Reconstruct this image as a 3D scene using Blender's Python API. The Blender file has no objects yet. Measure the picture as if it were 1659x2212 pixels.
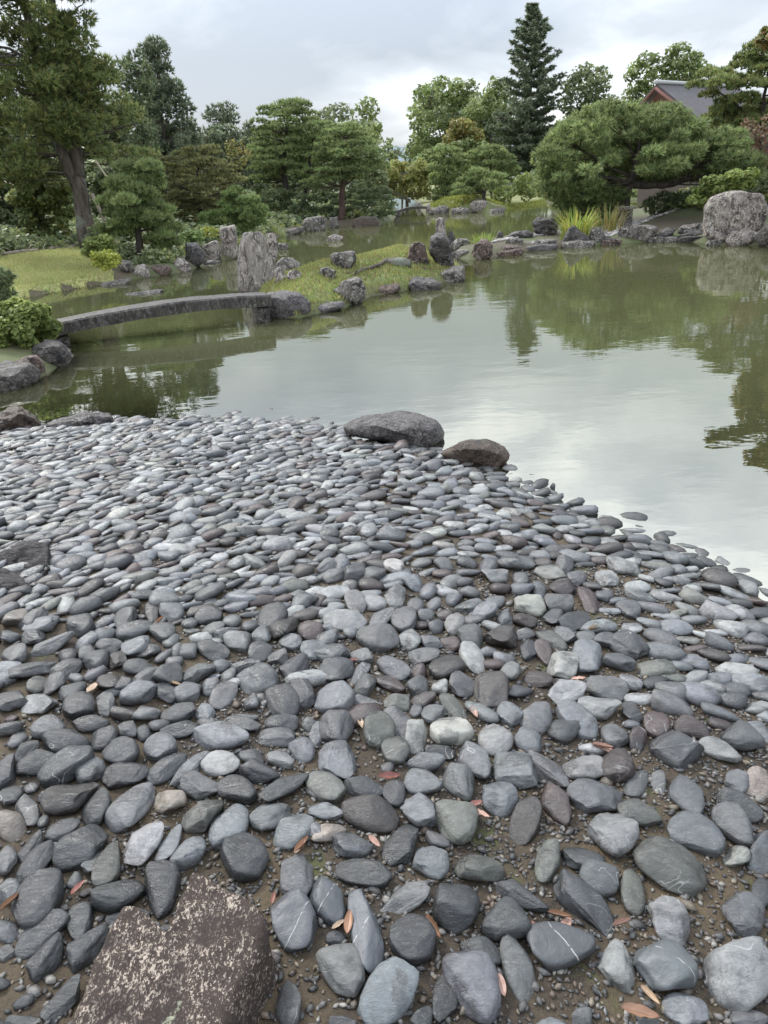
import bpy, math, random
import numpy as np
from mathutils import Vector, Matrix

# ------------------------------------------------------------------ camera, sky, sun, exposure
scene = bpy.context.scene
F, CX, CY, HC = 1600.0, 829.5, 1106.0, 1.95       # photograph measured on a 1659 x 2212 sheet; eye height above the pond
PITCH, ROLL = math.radians(24.1), math.radians(3.2)
cp, sp, cr, sr = math.cos(PITCH), math.sin(PITCH), math.cos(ROLL), math.sin(ROLL)
cam_data = bpy.data.cameras.new('camera')
cam = bpy.data.objects.new('camera', cam_data)
scene.collection.objects.link(cam)
scene.camera = cam
cam_data.sensor_fit = 'VERTICAL'
cam_data.sensor_height = 36.0
cam_data.lens = 36.0 * F / 2212.0
cam_data.clip_start, cam_data.clip_end = 0.05, 9000.0
fwd = Vector((0, cp, -sp)); up0 = Vector((0, sp, cp)); rt0 = Vector((1, 0, 0))
rt = rt0 * cr - up0 * sr
upv = up0 * cr + rt0 * sr
M = Matrix((rt, upv, -fwd)).transposed().to_4x4()
M.translation = Vector((0, 0, HC))
cam.matrix_world = M

SUN_EL, SUN_AZ = math.radians(44), math.radians(-38)     # azimuth from the view direction, to the left
world = bpy.data.worlds.new('World'); scene.world = world; world.use_nodes = True
nt = world.node_tree; nt.nodes.clear()
def N(t, kind, **kw):
    n = t.nodes.new(kind)
    for k, v in kw.items():
        if k in ('op',): n.operation = v
        elif k == 'inp':
            for i, x in v.items(): n.inputs[i].default_value = x
        else: setattr(n, k, v)
    return n
def math_node(t, op, a, b=None, c=None, clamp=False):
    n = t.nodes.new('ShaderNodeMath'); n.operation = op; n.use_clamp = clamp
    for i, v in enumerate((a, b, c)):
        if v is None: continue
        if isinstance(v, (int, float)): n.inputs[i].default_value = v
        else: t.links.new(v, n.inputs[i])
    return n.outputs[0]
def mixc(t, fac, a, b, blend='MIX'):
    n = t.nodes.new('ShaderNodeMix'); n.data_type = 'RGBA'; n.blend_type = blend
    for i, v in ((0, fac), (6, a), (7, b)):
        if isinstance(v, (int, float)): n.inputs[i].default_value = v
        elif isinstance(v, (tuple, list)): n.inputs[i].default_value = (*v, 1) if len(v) == 3 else v
        else: t.links.new(v, n.inputs[i])
    return n.outputs[2]
def ramp(t, fac, stops, interp='LINEAR'):
    n = t.nodes.new('ShaderNodeValToRGB'); n.color_ramp.interpolation = interp
    e = n.color_ramp.elements
    while len(e) < len(stops): e.new(0.5)
    for el, (p, c) in zip(e, stops):
        el.position = p
        el.color = (c, c, c, 1) if isinstance(c, (int, float)) else (*c, 1)
    t.links.new(fac, n.inputs[0])
    return n.outputs[0]
def noise(t, vec, scale, detail=4, rough=0.55, dist=0.0, dim='3D'):
    n = t.nodes.new('ShaderNodeTexNoise'); n.noise_dimensions = dim
    n.inputs['Scale'].default_value = scale; n.inputs['Detail'].default_value = detail
    n.inputs['Roughness'].default_value = rough; n.inputs['Distortion'].default_value = dist
    if vec is not None: t.links.new(vec, n.inputs['Vector'])
    return n.outputs[0]

tc = N(nt, 'ShaderNodeTexCoord')
sky = N(nt, 'ShaderNodeTexSky', sky_type='NISHITA', sun_disc=False, sun_elevation=SUN_EL, sun_rotation=SUN_AZ)
sky.air_density, sky.dust_density = 1.0, 2.0
sep = N(nt, 'ShaderNodeSeparateXYZ'); nt.links.new(tc.outputs['Generated'], sep.inputs[0])
zc = math_node(nt, 'MAXIMUM', sep.outputs[2], 0.0)
den = math_node(nt, 'ADD', zc, 0.30)
comb = N(nt, 'ShaderNodeCombineXYZ')
nt.links.new(math_node(nt, 'DIVIDE', sep.outputs[0], den), comb.inputs[0])
nt.links.new(math_node(nt, 'DIVIDE', sep.outputs[1], den), comb.inputs[1])
comb.inputs[2].default_value = 3.7
cn = noise(nt, comb.outputs[0], 1.15, 6, 0.50, 0.35)
cn2 = noise(nt, comb.outputs[0], 3.6, 5, 0.55, 0.5)
cl = math_node(nt, 'ADD', math_node(nt, 'MULTIPLY', cn, 0.76), math_node(nt, 'MULTIPLY', cn2, 0.24))
ccol = ramp(nt, cl, [(0.38, (0.36, 0.40, 0.46)), (0.49, (0.49, 0.53, 0.585)), (0.57, (0.70, 0.735, 0.775)), (0.65, (1.12, 1.12, 1.11))])
# overcast luminance: brighter overhead, a thinner bright band low over the horizon
cie = math_node(nt, 'ADD', math_node(nt, 'MULTIPLY', zc, 2.2), 0.43)
band = ramp(nt, zc, [(0.0, 1.12), (0.06, 1.18), (0.13, 0.98), (0.22, 0.95), (1.0, 1.0)])
lum = math_node(nt, 'MULTIPLY', cie, band)
cloud = N(nt, 'ShaderNodeVectorMath', operation='SCALE')
nt.links.new(ccol, cloud.inputs[0]); nt.links.new(lum, cloud.inputs['Scale'])
cs = N(nt, 'ShaderNodeVectorMath', operation='SCALE'); cs.inputs['Scale'].default_value = 9.9
nt.links.new(cloud.outputs[0], cs.inputs[0])
skyc = mixc(nt, 0.88, sky.outputs[0], cs.outputs[0])
bg = N(nt, 'ShaderNodeBackground'); bg.inputs['Strength'].default_value = 0.1
nt.links.new(skyc, bg.inputs[0])
wo = N(nt, 'ShaderNodeOutputWorld'); nt.links.new(bg.outputs[0], wo.inputs[0])

sl = bpy.data.lights.new('sun', 'SUN'); sl.energy = 1.5; sl.angle = math.radians(11); sl.color = (1.0, 0.965, 0.91)
sun = bpy.data.objects.new('sun', sl); scene.collection.objects.link(sun)
sd = Vector((math.sin(SUN_AZ) * math.cos(SUN_EL), math.cos(SUN_AZ) * math.cos(SUN_EL), math.sin(SUN_EL)))
sun.rotation_euler = sd.to_track_quat('Z', 'Y').to_euler()

scene.view_settings.view_transform = 'Standard'
scene.view_settings.look = 'None'
scene.view_settings.exposure = 1.15
scene.view_settings.gamma = 1.0
scene.view_settings.use_curve_mapping = False
cy = scene.cycles
cy.max_bounces, cy.diffuse_bounces, cy.glossy_bounces, cy.transmission_bounces, cy.transparent_max_bounces = 5, 3, 2, 2, 8
cy.use_denoising = True
cy.sample_clamp_indirect = 4.0

# ------------------------------------------------------------------ helpers
rng = np.random.default_rng(11)
random.seed(5)
COL = scene.collection

def ray(px, py):
    x = (np.asarray(px, float) - CX) / F; y = (CY - np.asarray(py, float)) / F
    xr = x * cr + y * sr; yu = -x * sr + y * cr
    return np.stack([xr, cp + yu * sp, -sp + yu * cp], -1)
def gnd(px, py, z=0.0):
    d = ray(px, py); t = (z - HC) / d[..., 2]
    return np.array([0, 0, HC]) + d * t[..., None]
def on_plane(px, py, P):
    """point seen at (px,py) on the upright plane through P that faces the viewer"""
    n = np.array([P[0], P[1], 0.0]); n /= np.linalg.norm(n)
    d = ray(px, py); t = (n @ np.array(P)) / (d @ n)
    return np.array([0, 0, HC]) + d * np.asarray(t)[..., None]

def proj_px(P):
    d = np.asarray(P) - np.array([0, 0, HC]); fz = d[:, 1] * cp - d[:, 2] * sp; x = d[:, 0] / fz; y = (d[:, 1] * sp + d[:, 2] * cp) / fz
    return np.c_[CX + F * (x * cr - y * sr), CY - F * (x * sr + y * cr)]
def hash3(ix, iy, iz, s):
    h = (ix * 374761393 + iy * 668265263 + iz * 2147483647 + s * 1274126177) & 0xFFFFFFFF
    h = ((h ^ (h >> 13)) * 1274126177) & 0xFFFFFFFF
    h = (h ^ (h >> 16)) & 0xFFFFFFFF
    return h / 4294967295.0 * 2 - 1
def vnoise(p, s=0):
    p = np.asarray(p, float); i = np.floor(p).astype(np.int64); f = p - i
    u = f * f * (3 - 2 * f); r = 0
    for dx in (0, 1):
        for dy in (0, 1):
            for dz in (0, 1):
                w = (u[:, 0] if dx else 1 - u[:, 0]) * (u[:, 1] if dy else 1 - u[:, 1]) * (u[:, 2] if dz else 1 - u[:, 2])
                r = r + w * hash3(i[:, 0] + dx, i[:, 1] + dy, i[:, 2] + dz, s)
    return r
def fbm(p, s=0, oct=4, gain=0.5):
    p = np.asarray(p, float); r = 0; a = 1.0; t = 0
    for k in range(oct):
        r = r + a * vnoise(p, s + k * 7); t += a; a *= gain; p = p * 2.03 + 11.3
    return r / t
def rnoise(p, s=0, oct=4):
    p = np.asarray(p, float); r = 0; a = 1.0; t = 0
    for k in range(oct):
        r = r + a * (1 - 2 * np.abs(vnoise(p, s + k * 7))); t += a; a *= 0.5; p = p * 2.1 + 5.1
    return r / t

_ico = {}
def ico(n):
    if n not in _ico:
        import bmesh
        bm = bmesh.new(); bmesh.ops.create_icosphere(bm, subdivisions=n, radius=1.0)
        bm.verts.ensure_lookup_table()
        v = np.array([x.co[:] for x in bm.verts]); f = np.array([[q.index for q in fc.verts] for fc in bm.faces])
        bm.free(); _ico[n] = (v, f)
    return _ico[n]

def mesh_arr(name, v, f, cols=None, smooth=False):
    """v (n,3), f (m,3 or 4) -> mesh"""
    v = np.ascontiguousarray(v, np.float32); f = np.ascontiguousarray(f, np.int32)
    me = bpy.data.meshes.new(name); k = f.shape[1]
    me.vertices.add(len(v)); me.vertices.foreach_set('co', v.ravel())
    me.loops.add(f.size); me.loops.foreach_set('vertex_index', f.ravel())
    me.polygons.add(len(f)); me.polygons.foreach_set('loop_start', np.arange(0, f.size, k, dtype=np.int32))
    if smooth: me.polygons.foreach_set('use_smooth', np.ones(len(f), bool))
    if cols is not None:
        a = me.attributes.new('Col', 'FLOAT_COLOR', 'POINT')
        c = np.ones((len(v), 4), np.float32); c[:, :3] = cols
        a.data.foreach_set('color', c.ravel())
    me.update(calc_edges=True); me.validate()
    return me
def attr(me, name, vals):
    a = me.attributes.new(name, 'FLOAT', 'POINT'); a.data.foreach_set('value', np.ascontiguousarray(vals, np.float32))

def link(name, data, mat=None, parent=None, loc=None):
    o = bpy.data.objects.new(name, data); COL.objects.link(o)
    if mat is not None and data is not None and not data.materials: data.materials.append(mat)
    if parent is not None: o.parent = parent
    if loc is not None: o.location = loc
    return o
def tag(o, label=None, cat=None, group=None, kind=None):
    if label: o['label'] = label
    if cat: o['category'] = cat
    if group: o['group'] = group
    if kind: o['kind'] = kind
    return o
def thing(name, label, cat, loc, group=None):
    o = link(name, None, loc=loc); o.empty_display_size = 0.1
    return tag(o, label, cat, group)

class MB:
    def __init__(s): s.v = []; s.f = []; s.n = 0
    def add(s, v, f):
        s.v.append(np.asarray(v, float)); s.f.append(np.asarray(f, int) + s.n); s.n += len(v)
    def tube(s, pts, rad, seg=8, cap=True):
        pts = np.asarray(pts, float); n = len(pts); rad = np.broadcast_to(np.asarray(rad, float), (n,))
        tan = np.gradient(pts, axis=0); tan /= np.linalg.norm(tan, axis=1)[:, None] + 1e-9
        ref = np.array([0.3, 0.2, 1.0]) if abs(tan[0][2]) < 0.8 else np.array([1.0, 0.3, 0.1])
        a = np.cross(tan, ref); a /= np.linalg.norm(a, axis=1)[:, None] + 1e-9
        b = np.cross(tan, a)
        th = np.linspace(0, 2 * math.pi, seg, endpoint=False)
        v = pts[:, None] + rad[:, None, None] * (np.cos(th)[None, :, None] * a[:, None] + np.sin(th)[None, :, None] * b[:, None])
        v = v.reshape(-1, 3); f = []
        for i in range(n - 1):
            for j in range(seg):
                k = (j + 1) % seg
                f.append((i * seg + j, i * seg + k, (i + 1) * seg + k, (i + 1) * seg + j))
        f = np.array(f)
        if cap:
            v = np.vstack([v, pts[:1], pts[-1:]]); c0, c1 = n * seg, n * seg + 1
            e = []
            for j in range(seg):
                k = (j + 1) % seg
                e.append((c0, k, j, j)); e.append((c1, (n - 1) * seg + j, (n - 1) * seg + k, (n - 1) * seg + k))
            f = np.vstack([f, e])
        s.add(v, f)
    def box(s, c, h, rz=0.0):
        x, y, z = h; v = np.array([[i * x, j * y, k * z] for i in (-1, 1) for j in (-1, 1) for k in (-1, 1)], float)
        R = np.array([[math.cos(rz), -math.sin(rz), 0], [math.sin(rz), math.cos(rz), 0], [0, 0, 1]])
        s.add(v @ R.T + np.array(c), [(0, 1, 3, 2), (4, 6, 7, 5), (0, 4, 5, 1), (2, 3, 7, 6), (0, 2, 6, 4), (1, 5, 7, 3)])
    def mesh(s, name, smooth=True):
        f = [list(dict.fromkeys(r)) for blk in s.f for r in blk.tolist()]
        me = bpy.data.meshes.new(name); me.from_pydata(np.vstack(s.v).tolist(), [], f)
        if smooth: me.polygons.foreach_set('use_smooth', np.ones(len(me.polygons), bool))
        me.update(); return me
    def build(s, name, mat, parent=None, smooth=True, off=None):
        if off is not None: s.v = [v - np.asarray(off) for v in s.v]
        return link(name, s.mesh(name, smooth), mat, parent)

# ------------------------------------------------------------------ materials
def new_mat(name):
    m = bpy.data.materials.new(name); m.use_nodes = True; t = m.node_tree; t.nodes.clear()
    out = t.nodes.new('ShaderNodeOutputMaterial')
    p = t.nodes.new('ShaderNodeBsdfPrincipled'); t.links.new(p.outputs[0], out.inputs[0])
    return m, t, p, out
def setin(t, sock, v):
    if isinstance(v, (int, float)): sock.default_value = v
    elif isinstance(v, (tuple, list)): sock.default_value = (*v, 1) if len(v) == 3 else v
    else: t.links.new(v, sock)
def bump(t, p, h, strength, dist, prev=None):
    b = t.nodes.new('ShaderNodeBump'); b.inputs['Strength'].default_value = strength; b.inputs['Distance'].default_value = dist
    t.links.new(h, b.inputs['Height'])
    if prev is not None: t.links.new(prev, b.inputs['Normal'])
    t.links.new(b.outputs[0], p.inputs['Normal'])
    return b.outputs[0]
def wpos(t):
    return t.nodes.new('ShaderNodeNewGeometry').outputs['Position']
def mapping(t, vec, scale=(1, 1, 1), rot=(0, 0, 0)):
    n = t.nodes.new('ShaderNodeMapping'); n.inputs['Scale'].default_value = scale; n.inputs['Rotation'].default_value = rot
    t.links.new(vec, n.inputs['Vector']); return n.outputs[0]

def rock_mat(name, base, dark, light, scale=1.0, streak=(1, 1, 1), lichen=None, lich_amt=0.55, rough=0.75, bstr=0.8):
    m, t, p, o = new_mat(name)
    g = wpos(t); s = mapping(t, g, streak)
    n1 = noise(t, s, 3.2 * scale, 8, 0.62, 0.6); n2 = noise(t, g, 14 * scale, 6, 0.6)
    n3 = noise(t, s, 9.0 * scale, 6, 0.65, 1.2)
    c = mixc(t, ramp(t, n1, [(0.42, 0.0), (0.56, 1.0)]), dark, base)
    c = mixc(t, ramp(t, n3, [(0.50, 0.0), (0.60, 0.9)]), c, light)
    if lichen:
        nl = noise(t, g, 5.5 * scale, 9, 0.68, 0.3)
        c = mixc(t, ramp(t, nl, [(lich_amt, 0.0), (lich_amt + 0.07, 0.9)]), c, lichen)
    c = mixc(t, 0.35, c, mixc(t, n2, (0.25, 0.25, 0.25), (1, 1, 1)), 'MULTIPLY')
    setin(t, p.inputs['Base Color'], c)
    setin(t, p.inputs['Roughness'], ramp(t, n2, [(0.3, rough - 0.2), (0.7, rough + 0.1)]))
    h = math_node(t, 'ADD', math_node(t, 'MULTIPLY', n1, 1.0), math_node(t, 'ADD', math_node(t, 'MULTIPLY', n3, 0.6), math_node(t, 'MULTIPLY', n2, 0.25)))
    p.inputs['Specular IOR Level'].default_value = 0.3
    bump(t, p, h, bstr, 0.11 / scale)
    return m

MAT = {}
MAT['rock_grey'] = rock_mat('rock_grey', (0.135, 0.118, 0.103), (0.030, 0.026, 0.024), (0.32, 0.295, 0.265), 1.3, lichen=(0.42, 0.42, 0.36), lich_amt=0.60)
MAT['rock_dark'] = rock_mat('rock_dark', (0.062, 0.054, 0.048), (0.014, 0.012, 0.012), (0.15, 0.137, 0.127), 1.4, (1, 1, 1.6), rough=0.55)
MAT['rock_streak'] = rock_mat('rock_streak', (0.27, 0.235, 0.21), (0.085, 0.068, 0.064), (0.46, 0.42, 0.37), 2.4, (1.3, 1.3, 0.42), lichen=(0.36, 0.36, 0.29), lich_amt=0.62)
MAT['rock_red'] = rock_mat('rock_red', (0.105, 0.070, 0.057), (0.030, 0.022, 0.020), (0.24, 0.19, 0.16), 1.4, lichen=(0.33, 0.31, 0.26), lich_amt=0.63)
MAT['rock_pale'] = rock_mat('rock_pale', (0.26, 0.222, 0.20), (0.066, 0.048, 0.044), (0.50, 0.45, 0.405), 1.6, (1, 1, 0.7), lichen=(0.45, 0.46, 0.34), lich_amt=0.57, bstr=1.0)
MAT['rock_shore'] = rock_mat('rock_shore', (0.085, 0.076, 0.074), (0.025, 0.021, 0.021), (0.17, 0.155, 0.147), 4.0, (1, 1, 1.2), rough=0.6, lichen=(0.2, 0.19, 0.17), lich_amt=0.6)
MAT['rock_ledge'] = rock_mat('rock_ledge', (0.040, 0.034, 0.034), (0.012, 0.010, 0.010), (0.085, 0.075, 0.073), 4.0, (0.5, 1.4, 1.4), rough=0.65, bstr=1.0)
MAT['rock_brown'] = rock_mat('rock_brown', (0.07, 0.048, 0.036), (0.022, 0.017, 0.015), (0.13, 0.10, 0.075), 4.0, (1, 1, 1.4), rough=0.55)
MAT['slab'] = rock_mat('slab', (0.050, 0.043, 0.038), (0.022, 0.018, 0.016), (0.10, 0.093, 0.084), 2.2, (1, 1, 0.45), lichen=(0.22, 0.24, 0.19), lich_amt=0.60, rough=0.6, bstr=0.3)

def leaf_mat(name, trans=0.35, rough=0.55):
    m = bpy.data.materials.new(name); m.use_nodes = True; t = m.node_tree; t.nodes.clear()
    out = t.nodes.new('ShaderNodeOutputMaterial')
    a = t.nodes.new('ShaderNodeAttribute'); a.attribute_name = 'Col'
    d = t.nodes.new('ShaderNodeBsdfPrincipled'); d.inputs['Roughness'].default_value = rough; d.inputs['Specular IOR Level'].default_value = 0.25
    tr = t.nodes.new('ShaderNodeBsdfTranslucent')
    mx = t.nodes.new('ShaderNodeMixShader'); mx.inputs[0].default_value = trans
    t.links.new(a.outputs['Color'], d.inputs['Base Color']); t.links.new(a.outputs['Color'], tr.inputs['Color'])
    t.links.new(d.outputs[0], mx.inputs[1]); t.links.new(tr.outputs[0], mx.inputs[2]); t.links.new(mx.outputs[0], out.inputs[0])
    return m
MAT['needle'] = leaf_mat('needle', 0.4, 0.45)
MAT['leaf'] = leaf_mat('leaf', 0.45, 0.45)
MAT['grass'] = leaf_mat('grass', 0.35, 0.6)

def bark_mat(name, a, b, c=None):
    m, t, p, o = new_mat(name); g = wpos(t)
    s = mapping(t, g, (1, 1, 0.22)); n1 = noise(t, s, 9, 7, 0.65, 0.8); n2 = noise(t, g, 2.2, 5, 0.6)
    cc = mixc(t, ramp(t, n1, [(0.38, 0.0), (0.62, 1.0)]), a, b)
    if c: cc = mixc(t, ramp(t, n2, [(0.52, 0.0), (0.60, 1.0)]), cc, c)
    setin(t, p.inputs['Base Color'], cc); p.inputs['Roughness'].default_value = 0.85
    bump(t, p, n1, 0.9, 0.05); return m
MAT['bark'] = bark_mat('bark', (0.020, 0.015, 0.012), (0.075, 0.06, 0.048))
MAT['bark_old'] = bark_mat('bark_old', (0.032, 0.025, 0.020), (0.125, 0.10, 0.08), (0.14, 0.15, 0.12))
MAT['bark_red'] = bark_mat('bark_red', (0.035, 0.022, 0.018), (0.11, 0.062, 0.047))
# ------------------------------------------------------------------ the ground and the pond
def W(pts, z=0.0):
    p = np.array(pts, float); return gnd(p[:, 0], p[:, 1], z)[:, :2]
shore_px = [(0, 930), (120, 922), (250, 917), (500, 915), (640, 925), (750, 945), (860, 965), (960, 990), (1060, 1040), (1160, 1078), (1310, 1150), (1450, 1212), (1560, 1258), (1659, 1300)]
P_beach = np.vstack([[(-14, 7.0), (-6, 6.7)], W(shore_px), [(2.6, 1.9), (3.6, 0), (4.5, -6), (-14, -6)]])
P_abut = np.vstack([W([(118, 728), (138, 742), (152, 772), (95, 812), (0, 842)]), [(-9, 7.9), (-14, 8.2), (-14, 13), (-7.2, 12.4)]])
P_left = np.vstack([W([(-60, 662), (30, 648), (100, 634), (170, 622), (260, 606), (330, 598), (385, 590), (425, 578), (450, 566), (530, 556), (560, 540), (600, 512), (660, 500), (740, 488), (815, 486), (850, 472), (862, 464)]),
                    W([(856, 452), (845, 440)]), [(-4, 130), (-4, 400), (-400, 400), (-400, 10), (-40, 14)]])
P_far = np.vstack([W([(918, 464), (960, 460), (1016, 459), (1060, 459), (1090, 452), (1180, 438), (1230, 442)]), [(30, 52), (120, 70), (400, 100), (400, 400), (8, 400), (6, 130)], W([(905, 440), (908, 452)])])
P_right = np.vstack([W([(972, 556), (1020, 562), (1062, 556), (1110, 545), (1215, 534), (1300, 529), (1400, 523), (1480, 521), (1560, 530), (1640, 530), (1720, 540)]), [(14, 17), (30, 14), (100, 10), (100, 60), (28, 46)],
                     W([(1330, 462), (1250, 474), (1205, 492), (1160, 512), (1090, 518), (1000, 532)])])
P_isl = W([(560, 662), (568, 684), (640, 688), (690, 676), (745, 664), (800, 640), (880, 628), (950, 612), (1005, 604), (998, 584), (985, 574), (930, 562), (860, 556), (770, 577), (700, 598), (640, 614), (560, 628)])

def sdist(xy, P):
    """signed distance, positive inside"""
    x, y = xy[:, 0], xy[:, 1]; best = np.full(len(x), 1e18); ins = np.zeros(len(x), bool)
    for i in range(len(P)):
        a, b = P[i], P[(i + 1) % len(P)]; e = b - a
        t = np.clip(((x - a[0]) * e[0] + (y - a[1]) * e[1]) / (e @ e + 1e-12), 0, 1)
        d = (x - a[0] - t * e[0]) ** 2 + (y - a[1] - t * e[1]) ** 2
        best = np.minimum(best, d)
        c = ((a[1] > y) != (b[1] > y)) & (x < (b[0] - a[0]) * (y - a[1]) / (b[1] - a[1] + 1e-12) + a[0])
        ins ^= c
    d = np.sqrt(best); return np.where(ins, d, -d)
mound_c = W([(985, 462)])[0]
def height(xy, parts=False):
    xy = np.asarray(xy, float).reshape(-1, 2); q = np.c_[xy, np.zeros(len(xy))]
    nz = vnoise(q * 0.35, 3)
    S = {k: sdist(xy, P) for k, P in dict(beach=P_beach, abut=P_abut, left=P_left, far=P_far, right=P_right, isl=P_isl).items()}
    def prof(d, lip, slope, cap, bed):
        return np.where(d > 0, lip * np.clip(d / 0.12, 0, 1) + np.minimum(slope * d, cap), np.maximum(bed * d, -0.75))
    b = S['beach']; hb = np.where(b > 0, np.minimum(0.02 * np.clip(b / .1, 0, 1) + 0.088 * b, 0.50), np.maximum(0.13 * b, -0.75))
    hl = prof(S['left'], 0.16, 0.095, 1.25, 0.5) + np.where(S['left'] > 14, 0.02 * (S['left'] - 14), 0).clip(0, 3)
    ha = prof(S['abut'], 0.12, 0.16, 0.45, 0.5)
    hf = prof(S['far'], 0.14, 0.05, 1.2, 0.5)
    r2 = ((xy - mound_c) ** 2 * np.array([0.10, 0.05])).sum(1)
    hf = np.where(S['far'] > 0, hf + 0.95 * np.exp(-r2) * np.clip(S['far'] / 1.2, 0, 1), hf)
    hr = prof(S['right'], 0.13, 0.075, 0.5, 0.5)
    sr_ = S['right']; hr = np.where(sr_ > 3.2, hr + np.minimum(0.17 * (sr_ - 3.2), 3.2), hr)
    hi = prof(S['isl'], 0.10, 0.34, 0.42, 0.6)
    h = np.maximum.reduce([hb, hl, ha, hf, hr, hi])
    land = np.maximum.reduce([S['abut'], S['left'], S['far'], S['right'], S['isl']])
    h = h + np.where(land > 0.3, 0.05 * nz, 0)
    return (h, S) if parts else h
def hit(px, py, zmin=0.0):
    """first ground or water point seen at a pixel"""
    d = ray(px, py); t = np.linspace(0.9, 90, 1800) ** 1.0
    P = np.array([0, 0, HC]) + d * t[:, None]
    g = np.maximum(height(P[:, :2]), zmin); k = np.argmax(P[:, 2] <= g)
    if P[k, 2] > g[k]: return gnd(px, py, 0.0)
    a, b = t[max(k - 1, 0)], t[k]
    for _ in range(18):
        m = (a + b) / 2; p = np.array([0, 0, HC]) + d * m
        if p[2] <= max(height(p[None, :2])[0], zmin): b = m
        else: a = m
    return np.array([0, 0, HC]) + d * b
def hit_many(px, py, zmin=-1.0):
    d = ray(np.asarray(px), np.asarray(py)); z = np.full(len(d), 0.3)
    for _ in range(12):
        t = (z - HC) / d[:, 2]; P = np.array([0, 0, HC]) + d * t[:, None]
        z = 0.5 * z + 0.5 * np.maximum(height(P[:, :2]), zmin)
    t = (z - HC) / d[:, 2]; return np.array([0, 0, HC]) + d * t[:, None]

def axis(*segs):
    return np.unique(np.round(np.concatenate([np.arange(a, b + 1e-6, s) for a, b, s in segs]), 4))
gx = axis((-420, -60, 30), (-60, -16, 2), (-16, -6, 0.4), (-6, 14, 0.2), (14, 40, 1.0), (40, 420, 20))
gy = axis((-8, 2, 0.5), (2, 24, 0.2), (24, 60, 0.5), (60, 130, 3), (130, 400, 30))
GX, GY = np.meshgrid(gx, gy); gxy = np.c_[GX.ravel(), GY.ravel()]
gh, gS = height(gxy, True)
def grid_faces(nx, ny):
    i = np.arange(nx - 1)[None] + nx * np.arange(ny - 1)[:, None]
    return np.stack([i, i + 1, i + 1 + nx, i + nx], -1).reshape(-1, 4)
gf = grid_faces(len(gx), len(gy))
hz = gh.copy(); near = (np.abs(gxy[:, 0] + 1) < 5.2) & (gxy[:, 1] < 7.6) & (gxy[:, 1] > -1.2)
hz[near] -= 0.06
me = mesh_arr('ground', np.c_[gxy, hz], gf, smooth=True)
sd_l = gS['left']
grass = np.clip(np.maximum.reduce([gS['isl'] * 4, np.where((gS['far'] < 9) & (gxy[:, 0] < 24), gS['far'] * 2, 0), gS['abut'] * .5]), 0, 1)
attr(me, 'grass', grass)
m, t, p, o = new_mat('soil_and_moss'); g = wpos(t)
n1 = noise(t, g, 1.3, 6, 0.6); n2 = noise(t, g, 22, 6, 0.7); n3 = noise(t, g, 0.5, 4, 0.6)
ga = t.nodes.new('ShaderNodeAttribute'); ga.attribute_name = 'grass'
soil = mixc(t, n2, (0.035, 0.028, 0.018), (0.105, 0.082, 0.05))
soil = mixc(t, ramp(t, n3, [(0.42, 0.0), (0.56, 0.8)]), soil, (0.065, 0.085, 0.028))
gr = mixc(t, ramp(t, n1, [(0.38, 0.0), (0.60, 1.0)]), (0.12, 0.165, 0.05), (0.22, 0.205, 0.085))
gr = mixc(t, ramp(t, noise(t, g, 2.6, 5, 0.7), [(0.54, 0.0), (0.64, 0.85)]), gr, (0.10, 0.075, 0.05))
gr = mixc(t, 0.5, gr, mixc(t, n2, (0.4, 0.4, 0.4), (1.3, 1.3, 1.3)), 'MULTIPLY')
setin(t, p.inputs['Base Color'], mixc(t, ga.outputs['Fac'], soil, gr)); p.inputs['Roughness'].default_value = 0.9
bump(t, p, n2, 0.6, 0.03); MAT['ground'] = m
tag(link('ground', me, m), kind='structure')

# the beach under the pebbles: damp sand, moss patches
bx = np.arange(-5.6, 4.0, 0.055); by = np.arange(-1.0, 7.5, 0.055)
BX, BY = np.meshgrid(bx, by); bxy = np.c_[BX.ravel(), BY.ravel()]
def beach_h(xy):
    q = np.c_[xy, np.zeros(len(xy))]
    return height(xy) + 0.010 * fbm(q * 3.0, 21, 3)
me = mesh_arr('beach', np.c_[bxy, beach_h(bxy)], grid_faces(len(bx), len(by)), smooth=True)
m, t, p, o = new_mat('beach_sand'); g = wpos(t)
n1 = noise(t, g, 2.2, 5, 0.6); n2 = noise(t, g, 60, 5, 0.75); n3 = noise(t, g, 5.5, 5, 0.65); n4 = noise(t, g, 240, 3, 0.7)
c = mixc(t, ramp(t, n2, [(0.3, 0.0), (0.7, 1.0)]), (0.018, 0.013, 0.009), (0.088, 0.063, 0.038))
c = mixc(t, ramp(t, n1, [(0.40, 0.0), (0.62, 1.0)]), c, (0.30, 0.235, 0.145), 'MIX') if False else c
c = mixc(t, ramp(t, n1, [(0.45, 0.0), (0.66, 0.75)]), c, (0.15, 0.108, 0.060))
c = mixc(t, ramp(t, n3, [(0.60, 0.0), (0.68, 0.65)]), c, (0.075, 0.09, 0.02))
c = mixc(t, 0.6, c, mixc(t, n4, (0.2, 0.2, 0.2), (1.5, 1.5, 1.5)), 'MULTIPLY')
setin(t, p.inputs['Base Color'], c); p.inputs['Roughness'].default_value = 0.75
nb = bump(t, p, n2, 0.8, 0.012); bump(t, p, n4, 0.6, 0.004, nb)
tag(link('beach', me, m), kind='structure')

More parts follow.
